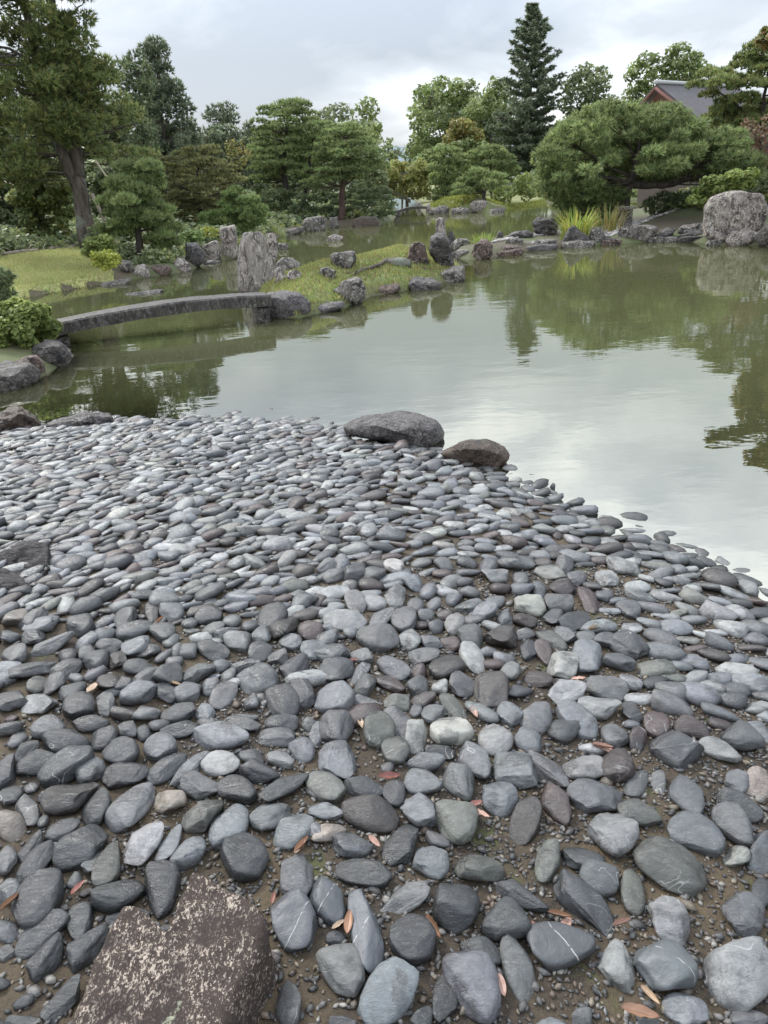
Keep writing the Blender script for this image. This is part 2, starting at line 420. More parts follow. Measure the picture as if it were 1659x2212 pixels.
# the pond
wx = axis((-80, -16, 4), (-16, -5, 0.5), (-5, 4, 0.12), (4, 14, 0.4), (14, 80, 4)); wy = axis((-6, 1, 1), (1, 8, 0.12), (8, 30, 0.4), (30, 70, 1), (70, 110, 5))
WX, WY = np.meshgrid(wx, wy); wxy = np.c_[WX.ravel(), WY.ravel()]
wh = height(wxy)
me = mesh_arr('water', np.c_[wxy, np.zeros(len(wxy))], grid_faces(len(wx), len(wy)), smooth=True)
attr(me, 'depth', np.clip(-wh, 0, 1))
m = bpy.data.materials.new('pond_water'); m.use_nodes = True; t = m.node_tree; t.nodes.clear()
out = t.nodes.new('ShaderNodeOutputMaterial'); g = wpos(t)
dp = t.nodes.new('ShaderNodeAttribute'); dp.attribute_name = 'depth'
turb = math_node(t, 'SUBTRACT', 1.0, math_node(t, 'POWER', 2.718, math_node(t, 'MULTIPLY', dp.outputs['Fac'], -2.6)))
tr = t.nodes.new('ShaderNodeBsdfTransparent'); tr.inputs[0].default_value = (0.86, 0.88, 0.74, 1)
df = t.nodes.new('ShaderNodeBsdfDiffuse')
nb = noise(t, g, 0.18, 4, 0.5)
setin(t, df.inputs[0], mixc(t, nb, (0.080, 0.086, 0.038), (0.096, 0.100, 0.050)))
body = t.nodes.new('ShaderNodeMixShader'); t.links.new(turb, body.inputs[0]); t.links.new(tr.outputs[0], body.inputs[1]); t.links.new(df.outputs[0], body.inputs[2])
gl = t.nodes.new('ShaderNodeBsdfGlossy'); gl.inputs['Roughness'].default_value = 0.012; gl.inputs['Color'].default_value = (0.97, 0.975, 0.90, 1)
w1 = noise(t, mapping(t, g, (1.0, 1.6, 1.0)), 1.6, 3, 0.5); w2 = noise(t, mapping(t, g, (1.0, 2.2, 1.0)), 7.0, 2, 0.5)
amp = ramp(t, noise(t, g, 0.12, 2, 0.5), [(0.40, 0.15), (0.62, 1.0)])
hh = math_node(t, 'ADD', math_node(t, 'MULTIPLY', w1, 1.0), math_node(t, 'MULTIPLY', math_node(t, 'MULTIPLY', w2, 0.22), amp))
bn = t.nodes.new('ShaderNodeBump'); bn.inputs['Strength'].default_value = 0.05; bn.inputs['Distance'].default_value = 0.05
t.links.new(hh, bn.inputs['Height']); t.links.new(bn.outputs[0], gl.inputs['Normal'])
fr = t.nodes.new('ShaderNodeFresnel'); fr.inputs['IOR'].default_value = 4.4
mx = t.nodes.new('ShaderNodeMixShader'); t.links.new(fr.outputs[0], mx.inputs[0]); t.links.new(body.outputs[0], mx.inputs[1]); t.links.new(gl.outputs[0], mx.inputs[2])
t.links.new(mx.outputs[0], out.inputs[0])
tag(link('water', me, m), kind='structure')

# the lawn by the pond: its own sheet with a cut earth edge
def patch(name, px, lift, step, mat_):
    P = np.array(px, float)
    x0, y0 = P.min(0); x1, y1 = P.max(0)
    ax, ay = np.arange(x0, x1 + step, step), np.arange(y0, y1 + step, step)
    X, Y = np.meshgrid(ax, ay); xy = np.c_[X.ravel(), Y.ravel()]; s = sdist(xy, P)
    f = grid_faces(len(ax), len(ay)); keep = (s[f] > -step * 0.2).all(1)
    me = mesh_arr(name, np.c_[xy, height(xy) + lift], f[keep], smooth=True)
    return link(name, me, mat_)
m, t, p, o = new_mat('mown_lawn'); g = wpos(t)
n1 = noise(t, g, 0.55, 5, 0.6); n2 = noise(t, g, 30, 5, 0.7); n3 = noise(t, g, 5, 5, 0.7)
c = mixc(t, ramp(t, n1, [(0.36, 0.0), (0.56, 1.0)]), (0.25, 0.32, 0.095), (0.42, 0.41, 0.16))
c = mixc(t, ramp(t, n3, [(0.47, 0.0), (0.62, 0.75)]), c, (0.33, 0.28, 0.15))
c = mixc(t, 0.6, c, mixc(t, n2, (0.35, 0.35, 0.35), (1.35, 1.35, 1.35)), 'MULTIPLY')
setin(t, p.inputs['Base Color'], c); p.inputs['Roughness'].default_value = 0.9; bump(t, p, n2, 0.8, 0.03); MAT['lawn'] = m
lawn_poly = P_left[:6].copy()
lawn_in = np.vstack([W([(-80, 664), (30, 649), (100, 635), (170, 623), (255, 608)]), W([(262, 590)], 0.3), np.array([hit(*q_)[:2] for q_ in ((200, 534), (150, 537), (110, 541), (45, 548), (0, 556), (-120, 575))])])
o_ = patch('lawn', lawn_in, 0.012, 0.12, MAT['lawn']); tag(o_, kind='structure')

def blades(polys, n, hgt, wid, cols, seed, lift=0.0):
    r = np.random.default_rng(seed); V = []; C = []
    for P, cnt in zip(polys, n):
        lo, hi_ = P.min(0), P.max(0); got = []; tot = 0
        while tot < cnt:
            c_ = r.uniform(lo, hi_, (cnt * 2, 2)); c_ = c_[sdist(c_, P) > 0.02]; got.append(c_); tot += len(c_)
        q = np.vstack(got)[:cnt]; z = height(q) + lift
        a = r.uniform(0, 2 * math.pi, cnt); h = hgt * r.uniform(0.5, 1.3, cnt)
        b = np.c_[q, z]; d = np.c_[np.cos(a), np.sin(a), np.zeros(cnt)] * wid
        tip = b + np.c_[r.normal(0, 0.35, cnt) * h, r.normal(0, 0.35, cnt) * h, h]
        V.append(np.stack([b - d, b + d, tip], 1).reshape(-1, 3))
        cc = np.array(cols)[r.integers(0, len(cols), cnt)] * r.uniform(0.75, 1.25, (cnt, 1))
        pn = vnoise(np.c_[q * 0.9, np.zeros(cnt)], 5)[:, None]
        cc = cc * (1 + 0.2 * pn) ; C.append(np.repeat(cc, 3, 0))
    V = np.vstack(V); return V, np.arange(len(V)).reshape(-1, 3), np.vstack(C)
v, f, c = blades([lawn_in], [42000], 0.05, 0.011, [(0.38, 0.42, 0.16), (0.31, 0.39, 0.13), (0.50, 0.47, 0.23), (0.47, 0.40, 0.20)], 2, 0.01)
tag(link('lawn_grass', mesh_arr('lawn_grass', v, f, c), MAT['grass']), 'short dry yellow-green grass of the lawn by the pond', 'grass', kind='stuff')
isl_in = P_isl
v, f, c = blades([isl_in], [26000], 0.06, 0.011, [(0.30, 0.34, 0.11), (0.22, 0.30, 0.08), (0.38, 0.36, 0.14), (0.26, 0.20, 0.10)], 3)
tag(link('island_grass', mesh_arr('island_grass', v, f, c), MAT['grass']), 'short yellowing grass and moss on the low island', 'grass', kind='stuff')
far_in = np.vstack([W([(925, 462), (1016, 458), (1090, 451), (1180, 437)]), W([(1230, 420), (1050, 415), (960, 420)], 0.9)])
v, f, c = blades([far_in], [14000], 0.14, 0.03, [(0.30, 0.32, 0.08), (0.24, 0.33, 0.06), (0.36, 0.33, 0.10)], 4)
tag(link('far_bank_grass', mesh_arr('far_bank_grass', v, f, c), MAT['grass']), 'bright mown grass on the mound across the pond', 'grass', kind='stuff')
# ------------------------------------------------------------------ rocks
def polar(P, n=256):
    P = np.array(P, float); c = P.mean(0); lo, hi_ = P.min(0), P.max(0); c = 0.5 * c + 0.25 * (lo + hi_)
    Q = np.vstack([P, P[:1]]); th = np.linspace(-math.pi, math.pi, n, endpoint=False); R = np.zeros(n)
    for i, a in enumerate(th):
        d = np.array([math.cos(a), math.sin(a)])
        for j in range(len(P)):
            p, e = Q[j] - c, Q[j + 1] - Q[j]
            den = d[0] * e[1] - d[1] * e[0]
            if abs(den) < 1e-12: continue
            s = (p[0] * e[1] - p[1] * e[0]) / den; u = (p[0] * d[1] - p[1] * d[0]) / den
            if s > 0 and -1e-6 <= u <= 1 + 1e-6: R[i] = max(R[i], s)
    R[R == 0] = R[R > 0].mean()
    for _ in range(3): R = 0.25 * np.roll(R, 1) + 0.5 * R + 0.25 * np.roll(R, -1)
    return c, th, R
rock_no = [0]
def rock(label, px, base, mat, thick=0.8, sub=4, rough=0.12, freq=2.5, group=None, name='rock', sink=0.12, zmin=0.0, cuts=11, cat='rock', boxy=0.62, ridge=0.6, stretch=(1, 1, 1)):
    rock_no[0] += 1; sd_ = rock_no[0] * 13
    r = np.random.default_rng(sd_)
    B = hit(*base, zmin=zmin); px = np.array(px, float)
    Wp = on_plane(px[:, 0], px[:, 1], B)
    n = np.array([B[0], B[1], 0.0]); n /= np.linalg.norm(n); s = np.array([n[1], -n[0], 0.0])
    o2 = np.c_[(Wp - B) @ s, Wp[:, 2]]
    low = o2[:, 1].min(); zb = max(height(B[None, :2])[0], -0.3)
    bot = min(low, B[2]) ; o2[o2[:, 1] < bot + 0.03, 1] = min(bot, zb) - sink
    c, th, R = polar(o2)
    v, f = ico(max(sub, 4)); w = (o2[:, 0].max() - o2[:, 0].min()) / 2; hgt = (o2[:, 1].max() - o2[:, 1].min()) / 2
    T = thick * w
    V = v.copy()
    for _ in range(cuts):
        d = r.normal(size=3) * [0.8, 1.2, 0.9]; d /= np.linalg.norm(d); k = r.uniform(0.58, 0.9); q = V @ d - k
        V -= np.where(q > 0, q * 0.96, 0)[:, None] * d
    m_ = np.hypot(V[:, 0], V[:, 2]); a = np.arctan2(V[:, 2], V[:, 0]); ii = (a + math.pi) / (2 * math.pi) * len(th)
    i0 = np.floor(ii).astype(int) % len(th); i1 = (i0 + 1) % len(th); fr = ii - np.floor(ii)
    Rv = R[i0] * (1 - fr) + R[i1] * fr; fm = np.clip(m_, 0, None) ** boxy
    L = np.c_[c[0] + Rv * fm * np.cos(a), T * np.sign(V[:, 1]) * np.abs(V[:, 1]) ** 0.8, c[1] + Rv * fm * np.sin(a)]
    el_ = math.atan2(HC - B[2], math.hypot(B[0], B[1])); hv = max(o2[:, 1].max() - B[2], 1e-3)
    kz = max(0.42, 1 - 0.85 * T * math.tan(el_) / hv); L[:, 2] = np.where(L[:, 2] > B[2], B[2] + (L[:, 2] - B[2]) * kz, L[:, 2])
    sc = min(w, hgt); q = L / max(sc, 1e-3) * freq * np.array(stretch) * 0.5 + sd_
    nv = L - np.array([c[0], 0, c[1]]); nv /= np.linalg.norm(nv, axis=1)[:, None] + 1e-9
    L = L + nv * (sc * rough * (fbm(q, sd_, 4) * 1.5 + ridge * rnoise(q * 1.3, sd_ + 3, 4) + 0.35 * rnoise(q * 3.1, sd_ + 8, 3)))[:, None]
    X = L[:, :1] * s + L[:, 1:2] * n; X[:, 2] = 0
    G = np.c_[B[:2][None] + X[:, :2] + n[None, :2] * T * 0.7, L[:, 2]]
    org = np.array([B[0] + n[0] * T * .7, B[1] + n[1] * T * .7, min(bot, B[2])])
    ob = link(name, mesh_arr(name, G - org, f, smooth=True), MAT[mat], loc=org)
    return tag(ob, label, cat, group)

IS, SH, FR = 'rocks around the low island', 'rocks along the right-hand spit', 'rocks on the lawn shore'
rock('tall streaked grey-brown standing stone behind the slab bridge end', [(517, 634), (514, 573), (518, 533), (525, 506), (542, 493), (565, 491), (576, 503), (586, 533), (592, 573), (600, 618), (596, 634)], (557, 632), 'rock_streak', 0.75, 5, 0.085, 3.0, name='standing_stone', ridge=0.9, stretch=(1.6, 1.6, 0.35), cat='stone', boxy=0.6, cuts=4)
rock('pale lichened stone leaning behind the tall standing stone', [(576, 505), (594, 499), (602, 523), (600, 549), (592, 572), (578, 572)], (590, 574), 'rock_pale', 0.8, 4, 0.1, cat='stone', name='standing_stone')
rock('upright white-blotched dark stone on the lawn shore', [(472, 489), (485, 484), (507, 484), (514, 519), (518, 550), (492, 558), (477, 558), (474, 519)], (495, 556), 'rock_pale', 0.6, 4, 0.08, group=FR, name='standing_stone', cat='stone', boxy=0.6)
rock('smooth dark slanting boulder beside the upright blotched stone', [(394, 536), (400, 524), (426, 522), (442, 545), (447, 566), (418, 575), (395, 560)], (420, 572), 'rock_dark', 0.8, 4, 0.08, group=FR)
rock('white and brown veined rock wedged left of the upright blotched stone', [(436, 530), (455, 521), (474, 519), (476, 556), (450, 562), (440, 550)], (458, 560), 'rock_pale', 0.7, 4, 0.12, group=FR)
rock('dark flat ledge at the foot of the upright blotched stone', [(430, 566), (460, 560), (480, 562), (478, 568), (445, 572)], (455, 569), 'rock_dark', 0.8, 3, 0.1, group=FR)
rock('black and white rock at the waterline below the round pine', [(377, 566), (384, 558), (395, 556), (409, 569), (414, 583), (396, 588), (379, 586)], (396, 586), 'rock_pale', 0.8, 4, 0.1, group=FR)
rock('low dark reddish rock below the round pine', [(324, 578), (340, 570), (365, 572), (376, 585), (360, 593), (330, 592)], (348, 592), 'rock_red', 0.8, 4, 0.12, group=FR)
rock('pale rock with dark seams left of the reddish rock', [(288, 588), (297, 572), (312, 569), (324, 576), (325, 596), (300, 600)], (306, 599), 'rock_pale', 0.8, 4, 0.12, group=FR)
rock('bluish grey rock right of the small clipped bush', [(257, 572), (266, 562), (282, 564), (289, 580), (280, 588), (262, 586)], (273, 587), 'rock_grey', 0.8, 4, 0.12, group=FR)
rock('black rounded rock at the foot of the round pine', [(248, 548), (256, 538), (272, 536), (284, 545), (280, 554), (256, 554)], (266, 553), 'rock_dark', 0.8, 4, 0.07, group=FR)
rock('flat stepping stone touching the corner of the lawn', [(216, 616), (240, 608), (284, 600), (286, 607), (262, 616), (230, 622)], (252, 616), 'rock_grey', 1.1, 4, 0.08, group=FR, name='stepping_stone')
rock('long flat stone just breaking the water behind the bridge', [(268, 638), (300, 632), (335, 625), (358, 625), (350, 632), (310, 638), (280, 642)], (312, 637), 'rock_grey', 0.7, 4, 0.06, group=FR, name='stepping_stone', sink=0.06)
rock('shiny black rock under the clipped azalea by the bridge', [(62, 765), (70, 744), (95, 730), (128, 738), (150, 760), (157, 770), (140, 785), (105, 790), (75, 785)], (112, 786), 'rock_dark', 0.8, 4, 0.12, name='rock')
rock('low ridged grey rock at the pond corner below the azalea', [(-60, 800), (-20, 788), (30, 781), (70, 786), (95, 803), (92, 824), (40, 838), (-60, 848)], (30, 838), 'rock_dark', 0.7, 4, 0.12)
rock('reddish brown rock behind the ridged grey one', [(36, 782), (55, 770), (78, 766), (94, 782), (97, 800), (60, 802)], (75, 800), 'rock_red', 0.8, 4, 0.08)
rock('craggy brown rock at the beach end under the pond', [(-40, 905), (8, 893), (30, 886), (36, 877), (50, 875), (70, 886), (84, 904), (97, 920), (60, 930), (-40, 940)], (30, 930), 'rock_brown', 0.7, 5, 0.16, 3.5, ridge=0.7)
rock('low craggy grey rock half sunk in the beach top edge', [(95, 926), (128, 910), (172, 901), (184, 889), (210, 890), (240, 899), (257, 914), (230, 925), (150, 930)], (175, 924), 'rock_shore', 0.55, 5, 0.14, 3.5, ridge=0.6)
rock('big smooth grey boulder on the shoreline of the beach', [(740, 928), (751, 916), (781, 904), (820, 893), (852, 889), (911, 895), (947, 912), (963, 942), (953, 962), (911, 968), (822, 962), (751, 946)], (860, 964), 'rock_shore', 0.62, 5, 0.07, 2.6, name='boulder', cat='boulder', ridge=0.3, sink=0.06)
rock('dark brown boulder dipping into the water beside the big grey one', [(947, 980), (971, 963), (985, 950), (1000, 945), (1022, 951), (1054, 954), (1089, 972), (1102, 990), (1083, 1008), (1054, 1015), (1006, 1006), (965, 992)], (1025, 1010), 'rock_brown', 0.62, 5, 0.08, 2.6, name='boulder', cat='boulder', sink=0.06)
rock('angular dark grey rock at the bridge end of the island', [(563, 684), (566, 646), (579, 631), (620, 629), (649, 633), (669, 656), (670, 672), (646, 682), (599, 687)], (612, 684), 'rock_shore', 0.7, 5, 0.09, 2.5, IS, ridge=0.4, boxy=0.6)
rock('flat layered grey rock next to the angular dark one', [(669, 668), (690, 655), (720, 650), (742, 649), (747, 660), (735, 668), (690, 679)], (706, 674), 'rock_shore', 0.7, 4, 0.1, 2.5, IS)
rock('brown and grey cracked boulder midway along the island edge', [(715, 624), (739, 603), (779, 600), (793, 618), (790, 638), (776, 655), (750, 655), (719, 642)], (755, 653), 'rock_grey', 0.7, 5, 0.12, 3, IS, ridge=0.5)
rock('flat reddish slab rock below the tree stump', [(800, 628), (820, 616), (860, 611), (869, 622), (850, 631), (812, 636)], (835, 633), 'rock_red', 0.8, 4, 0.08, 2.5, IS)
rock('dark mossy flat rock near the right end of the island', [(872, 612), (895, 598), (930, 601), (955, 614), (942, 626), (888, 630)], (912, 627), 'rock_dark', 0.8, 4, 0.12, 3, IS)
rock('squared pale-topped rock at the right end of the island', [(938, 595), (958, 579), (985, 574), (1003, 575), (1006, 603), (985, 610), (944, 609)], (975, 608), 'rock_grey', 0.75, 5, 0.08, 2.5, IS, boxy=0.58, ridge=0.3)
rock('flat-topped square grey stone standing behind the island', [(714, 552), (718, 544), (740, 542), (765, 543), (771, 565), (755, 578), (720, 580)], (742, 578), 'rock_grey', 0.8, 4, 0.08, 2.5, IS, boxy=0.5)
rock('rounded grey rock beside the square stone', [(683, 596), (690, 577), (708, 571), (727, 584), (718, 598), (698, 602)], (704, 600), 'rock_grey', 0.8, 4, 0.1, 2.5, IS)
rock('broad grey rock in the water right of the standing stone', [(593, 575), (608, 557), (636, 556), (650, 569), (641, 582), (603, 583)], (622, 581), 'rock_grey', 0.8, 4, 0.1, 2.5, IS)
rock('small mottled rock in front of the broad grey one', [(619, 600), (626, 583), (640, 580), (650, 590), (655, 604), (636, 608)], (638, 606), 'rock_pale', 0.8, 4, 0.1, 2.5, IS)
rock('small pinkish rock against the foot of the standing stone', [(592, 586), (600, 574), (608, 577), (619, 596), (612, 610), (598, 612)], (606, 610), 'rock_pale', 0.8, 4, 0.1, 2.5, IS)
rock('brown tapered stone standing at the back of the island', [(880, 556), (886, 532), (893, 518), (908, 516), (918, 525), (930, 568), (905, 572), (884, 568)], (906, 570), 'rock_red', 0.75, 5, 0.07, 2.5, IS, name='standing_stone', cat='stone', boxy=0.6)
rock('broad dark leaning stone, tallest mass of the stone group', [(927, 552), (928, 512), (944, 500), (960, 502), (970, 514), (987, 574), (966, 578), (934, 568)], (958, 577), 'rock_dark', 0.75, 5, 0.08, 2.5, IS, name='standing_stone', cat='stone', ridge=0.5, boxy=0.6)
rock('slim white-streaked stone rising behind the dark leaning one', [(941, 528), (942, 476), (950, 468), (959, 473), (964, 500), (968, 528)], (954, 530), 'rock_streak', 0.7, 4, 0.08, 2.5, IS, name='standing_stone', cat='stone', stretch=(2, 2, .4), ridge=.5)
rock('short dark stone right of the white-streaked stone', [(967, 500), (974, 492), (982, 505), (984, 522), (974, 532), (968, 528)], (976, 530), 'rock_dark', 0.7, 4, 0.08, 2.5, IS, name='standing_stone', cat='stone')
rock('low grey rock behind the reddish boulder of the spit', [(973, 528), (991, 513), (1010, 515), (1021, 524), (1008, 532), (980, 534)], (998, 531), 'rock_grey', 0.8, 4, 0.1, 2.5, SH)
rock('reddish pocked boulder at the tip of the spit', [(1015, 556), (1022, 526), (1039, 515), (1054, 517), (1063, 532), (1064, 552), (1030, 562)], (1040, 560), 'rock_red', 0.75, 5, 0.1, 3.5, SH, ridge=0.4)
rock('flat grey slab in front of the tip of the spit', [(970, 550), (980, 541), (1016, 537), (1018, 544), (1005, 551), (980, 558)], (995, 555), 'rock_grey', 0.8, 4, 0.05, 2.5, SH)
rock('small dark rock by the short grass tuft', [(1066, 514), (1078, 498), (1087, 505), (1087, 515)], (1077, 514), 'rock_dark', 0.8, 3, 0.1, 2.5, SH)
rock('flat dark rock in line behind the gravel strip', [(1088, 514), (1105, 503), (1139, 496), (1154, 503), (1147, 513), (1110, 516)], (1122, 514), 'rock_dark', 0.7, 4, 0.1, 2.5, SH)
rock('craggy dark rock left of the yellow iris clump', [(1148, 500), (1152, 478), (1167, 470), (1195, 472), (1204, 486), (1200, 503), (1166, 510)], (1178, 508), 'rock_dark', 0.75, 5, 0.16, 3.5, SH, ridge=0.6)
rock('small brown rock at the middle of the gravel strip', [(1083, 527), (1096, 515), (1118, 511), (1132, 517), (1122, 527)], (1106, 527), 'rock_grey', 0.7, 4, 0.1, 2.5, SH)
rock('long low russet edge rock along the spit', [(1062, 548), (1075, 534), (1100, 530), (1128, 528), (1130, 538), (1100, 547), (1075, 552)], (1098, 548), 'rock_red', 0.6, 4, 0.1, 3, SH)
rock('long grey edge rock joining the russet one', [(1126, 540), (1130, 524), (1170, 517), (1208, 516), (1208, 530), (1170, 537)], (1168, 537), 'rock_grey', 0.5, 4, 0.1, 3, SH)
rock('pyramid-shaped brown rock in front of the iris clump', [(1204, 533), (1214, 510), (1226, 495), (1240, 484), (1253, 492), (1273, 519), (1270, 530), (1235, 536)], (1240, 533), 'rock_dark', 0.75, 5, 0.1, 2.5, SH, ridge=0.4)
rock('grey speckled rock right of the iris clump', [(1268, 512), (1278, 496), (1295, 491), (1307, 505), (1304, 517), (1280, 520)], (1288, 518), 'rock_grey', 0.8, 4, 0.1, 2.5, SH)
rock('dark low rock at the waterline below the speckled one', [(1283, 526), (1288, 513), (1320, 510), (1338, 514), (1336, 525), (1300, 530)], (1310, 528), 'rock_dark', 0.7, 4, 0.08, 2.5, SH)
rock('long flat-topped grey rock with rusty base', [(1334, 519), (1337, 493), (1359, 484), (1400, 484), (1427, 490), (1424, 512), (1393, 520)], (1380, 519), 'rock_grey', 0.5, 5, 0.08, 2.5, SH, boxy=0.55)
rock('sloping dark rock between the long one and the giant boulder', [(1414, 523), (1426, 498), (1442, 490), (1466, 489), (1456, 503), (1446, 521)], (1432, 522), 'rock_dark', 0.8, 4, 0.07, 2.5, SH)
rock('wedge of grey rock lying against the giant boulder', [(1462, 503), (1470, 489), (1500, 482), (1521, 480), (1522, 498), (1490, 506)], (1494, 505), 'rock_grey', 0.6, 4, 0.1, 2.5, SH)
rock('smooth low grey rock at the waterline by the giant boulder', [(1450, 519), (1466, 507), (1500, 498), (1519, 499), (1520, 510), (1490, 518)], (1486, 517), 'rock_dark', 0.6, 4, 0.06, 2.5, SH)
rock('giant pale pinkish granite boulder on the right-hand shore', [(1520, 512), (1518, 479), (1520, 446), (1534, 424), (1572, 411), (1602, 406), (1646, 409), (1656, 420), (1660, 457), (1650, 490), (1624, 508), (1569, 516), (1548, 516)], (1575, 516), 'rock_pale', 0.8, 5, 0.05, 3.5, name='boulder', cat='boulder', boxy=0.55, ridge=0.5)
rock('lichened low rock at the foot of the giant boulder', [(1566, 522), (1570, 508), (1580, 498), (1613, 492), (1638, 503), (1640, 522), (1611, 531), (1580, 529)], (1604, 529), 'rock_pale', 0.7, 4, 0.08, 3, SH)
rock('dark rock cut by the picture edge beside the giant boulder', [(1634, 525), (1640, 498), (1662, 476), (1700, 478), (1705, 528), (1660, 532)], (1668, 528), 'rock_dark', 0.7, 4, 0.08, 3, SH)
rock('flat grey rock just above water below the giant boulder', [(1522, 528), (1532, 517), (1554, 514), (1568, 522), (1556, 530), (1538, 533)], (1545, 530), 'rock_grey', 0.8, 4, 0.06, 3, SH, sink=.08)
for pts, b_, m_, lab in (
    ([(1206, 534), (1210, 524), (1240, 521), (1285, 520), (1290, 530), (1250, 536)], (1248, 535), 'rock_grey', 'low flat edge stone under the pyramid-shaped rock'),
    ([(1296, 528), (1300, 519), (1338, 516), (1345, 522), (1330, 530)], (1320, 529), 'rock_red', 'low russet edge stone left of the long flat-topped rock'),
    ([(1395, 522), (1400, 512), (1430, 510), (1462, 511), (1466, 520), (1430, 525)], (1430, 523), 'rock_grey', 'long low edge stone right of the long flat-topped rock'),
    ([(1462, 521), (1470, 512), (1500, 508), (1525, 510), (1524, 521), (1490, 525)], (1494, 523), 'rock_dark', 'dark edge stone at the waterline before the giant boulder'),
    ([(1130, 543), (1135, 533), (1170, 528), (1206, 526), (1208, 535), (1170, 543)], (1168, 541), 'rock_shore', 'flat dark edge stone left of the pyramid-shaped rock'),
    ([(1065, 556), (1070, 545), (1100, 540), (1132, 536), (1134, 545), (1100, 553)], (1098, 552), 'rock_red', 'flat brown edge stone right of the reddish boulder')):
    rock(lab, pts, b_, m_, 0.35, 4, 0.1, 3, SH)
FA = 'rocks on the far bank'
rock('large pale squared rock at the foot of the far mound', [(1016, 460), (1015, 441), (1024, 433), (1040, 431), (1052, 433), (1054, 445), (1053, 460)], (1035, 459), 'rock_pale', 0.8, 4, 0.06, 3, FA, boxy=0.5)
rock('low dark edging rock left of the far squared rock', [(972, 462), (976, 451), (995, 447), (1014, 449), (1015, 461)], (994, 461), 'rock_grey', 0.6, 4, 0.12, 3, FA)
rock('rough grey edging rock beside the far slab bridge', [(930, 463), (934, 450), (950, 444), (970, 448), (974, 462)], (952, 462), 'rock_grey', 0.6, 4, 0.14, 3, FA)
rock('low stones edge right of the far squared rock', [(1054, 460), (1058, 452), (1080, 449), (1092, 453), (1080, 459)], (1072, 459), 'rock_grey', 0.6, 3, 0.14, 3, FA)
rock('rounded pale upright stone at the right end of the far slab bridge', [(919, 462), (920, 444), (926, 438), (931, 444), (932, 462)], (925, 462), 'rock_pale', 0.8, 4, 0.06, 3, FA, name='standing_stone', cat='stone')
rock('rounded pale upright stone behind the far slab bridge', [(898, 452), (900, 440), (906, 436), (912, 443), (912, 452)], (905, 451), 'rock_pale', 0.8, 4, 0.06, 3, FA, name='standing_stone', cat='stone')
CB = 'rocks below the central pines'
rock('grey cliff-like rock below the twin-trunk pine', [(655, 498), (658, 474), (675, 468), (693, 466), (708, 473), (708, 496), (680, 502)], (682, 499), 'rock_grey', 0.6, 4, 0.12, 3, CB)
rock('small grey rock at the foot of the red-trunk pine', [(708, 494), (711, 468), (728, 468), (732, 490)], (720, 492), 'rock_grey', 0.7, 4, 0.1, 3, CB)
rock('dark russet boulder right of the red-trunk pine', [(760, 488), (764, 474), (780, 468), (812, 469), (823, 480), (815, 488), (785, 491)], (790, 489), 'rock_brown', 0.7, 4, 0.1, 3, CB)
rock('low pale edge rock left of the central pines', [(598, 508), (612, 500), (640, 492), (656, 489), (656, 502), (620, 509)], (628, 507), 'rock_grey', 0.5, 4, 0.12, 3, CB)
rock('flat pale stone alone in the middle water', [(703, 520), (708, 510), (722, 506), (743, 511), (738, 518), (715, 524)], (722, 521), 'rock_pale', 0.7, 4, 0.06, 3, sink=.08)
rock('flat dark stone in the water right of the leaning lichened stone', [(598, 538), (602, 526), (618, 521), (625, 526), (623, 536), (605, 541)], (611, 539), 'rock_grey', 0.7, 4, 0.08, 3)

# big dark ledge in the beach, and the speckled notched boulder: broad low stones given by their plan
def slab_rock(name, label, top_px, ztop, mat, seed, flare=0.10, rough=0.010, group=None, cat='boulder', sink=0.10, tilt=(0, 0), freq=14, dome=0.02, N_=180):
    px = np.array(top_px, float)
    g0 = hit_many(px[:, 0], px[:, 1]); zref = height(g0[:, :2]).mean() + ztop
    P = gnd(px[:, 0], px[:, 1], zref)[:, :2]
    seg = np.linalg.norm(np.roll(P, -1, 0) - P, axis=1); cum = np.r_[0, np.cumsum(seg)]
    tt = np.linspace(0, cum[-1], N_, endpoint=False); PP = np.vstack([P, P[:1]])
    ring = np.c_[np.interp(tt, cum, PP[:, 0]), np.interp(tt, cum, PP[:, 1])]
    c = P.mean(0); V = []; NR = 26; ND = 14
    for k in range(NR):
        s = (k + 0.3) / NR; q = c + (ring - c) * s
        z = zref + (q - c) @ np.array(tilt) + dome * (1 - s * s) - 0.012 * max(0, (s - 0.9) / 0.1) ** 2
        V.append(np.c_[q, z])
    zb = height(ring) - sink
    for k in range(1, ND + 1):
        u = k / ND; q = c + (ring - c) * (1 + flare * u ** 0.8); ztop_ = V[NR - 1][:, 2]
        V.append(np.c_[q, ztop_ * (1 - u) + zb * u - 0.004])
    V = np.vstack(V); tot = NR + ND; f = []
    for k in range(tot - 1):
        a = k * N_ + np.arange(N_); b = k * N_ + (np.arange(N_) + 1) % N_
        f.append(np.c_[a, b, b + N_, a + N_])
    f = np.vstack(f); V = np.vstack([V, [[c[0], c[1], zref + dome]]]); ci = len(V) - 1
    cap = np.c_[np.full(N_, ci), np.arange(N_), (np.arange(N_) + 1) % N_, (np.arange(N_) + 1) % N_]
    q = V * freq; V = V + np.c_[fbm(q, seed), fbm(q, seed + 31), fbm(q, seed + 57)] * rough + np.c_[np.zeros((len(V), 2)), rnoise(V * freq * 0.4, seed + 9, 3) * rough * 1.2]
    faces = [list(x) for x in f] + [list(x[:3]) for x in cap]
    org = np.array([c[0], c[1], zref - ztop]); me = bpy.data.meshes.new(name)
    me.from_pydata((V - org).tolist(), [], [[int(i) for i in x] for x in faces]); me.polygons.foreach_set('use_smooth', np.ones(len(me.polygons), bool)); me.update()
    return tag(link(name, me, MAT[mat], loc=org), label, cat, group)

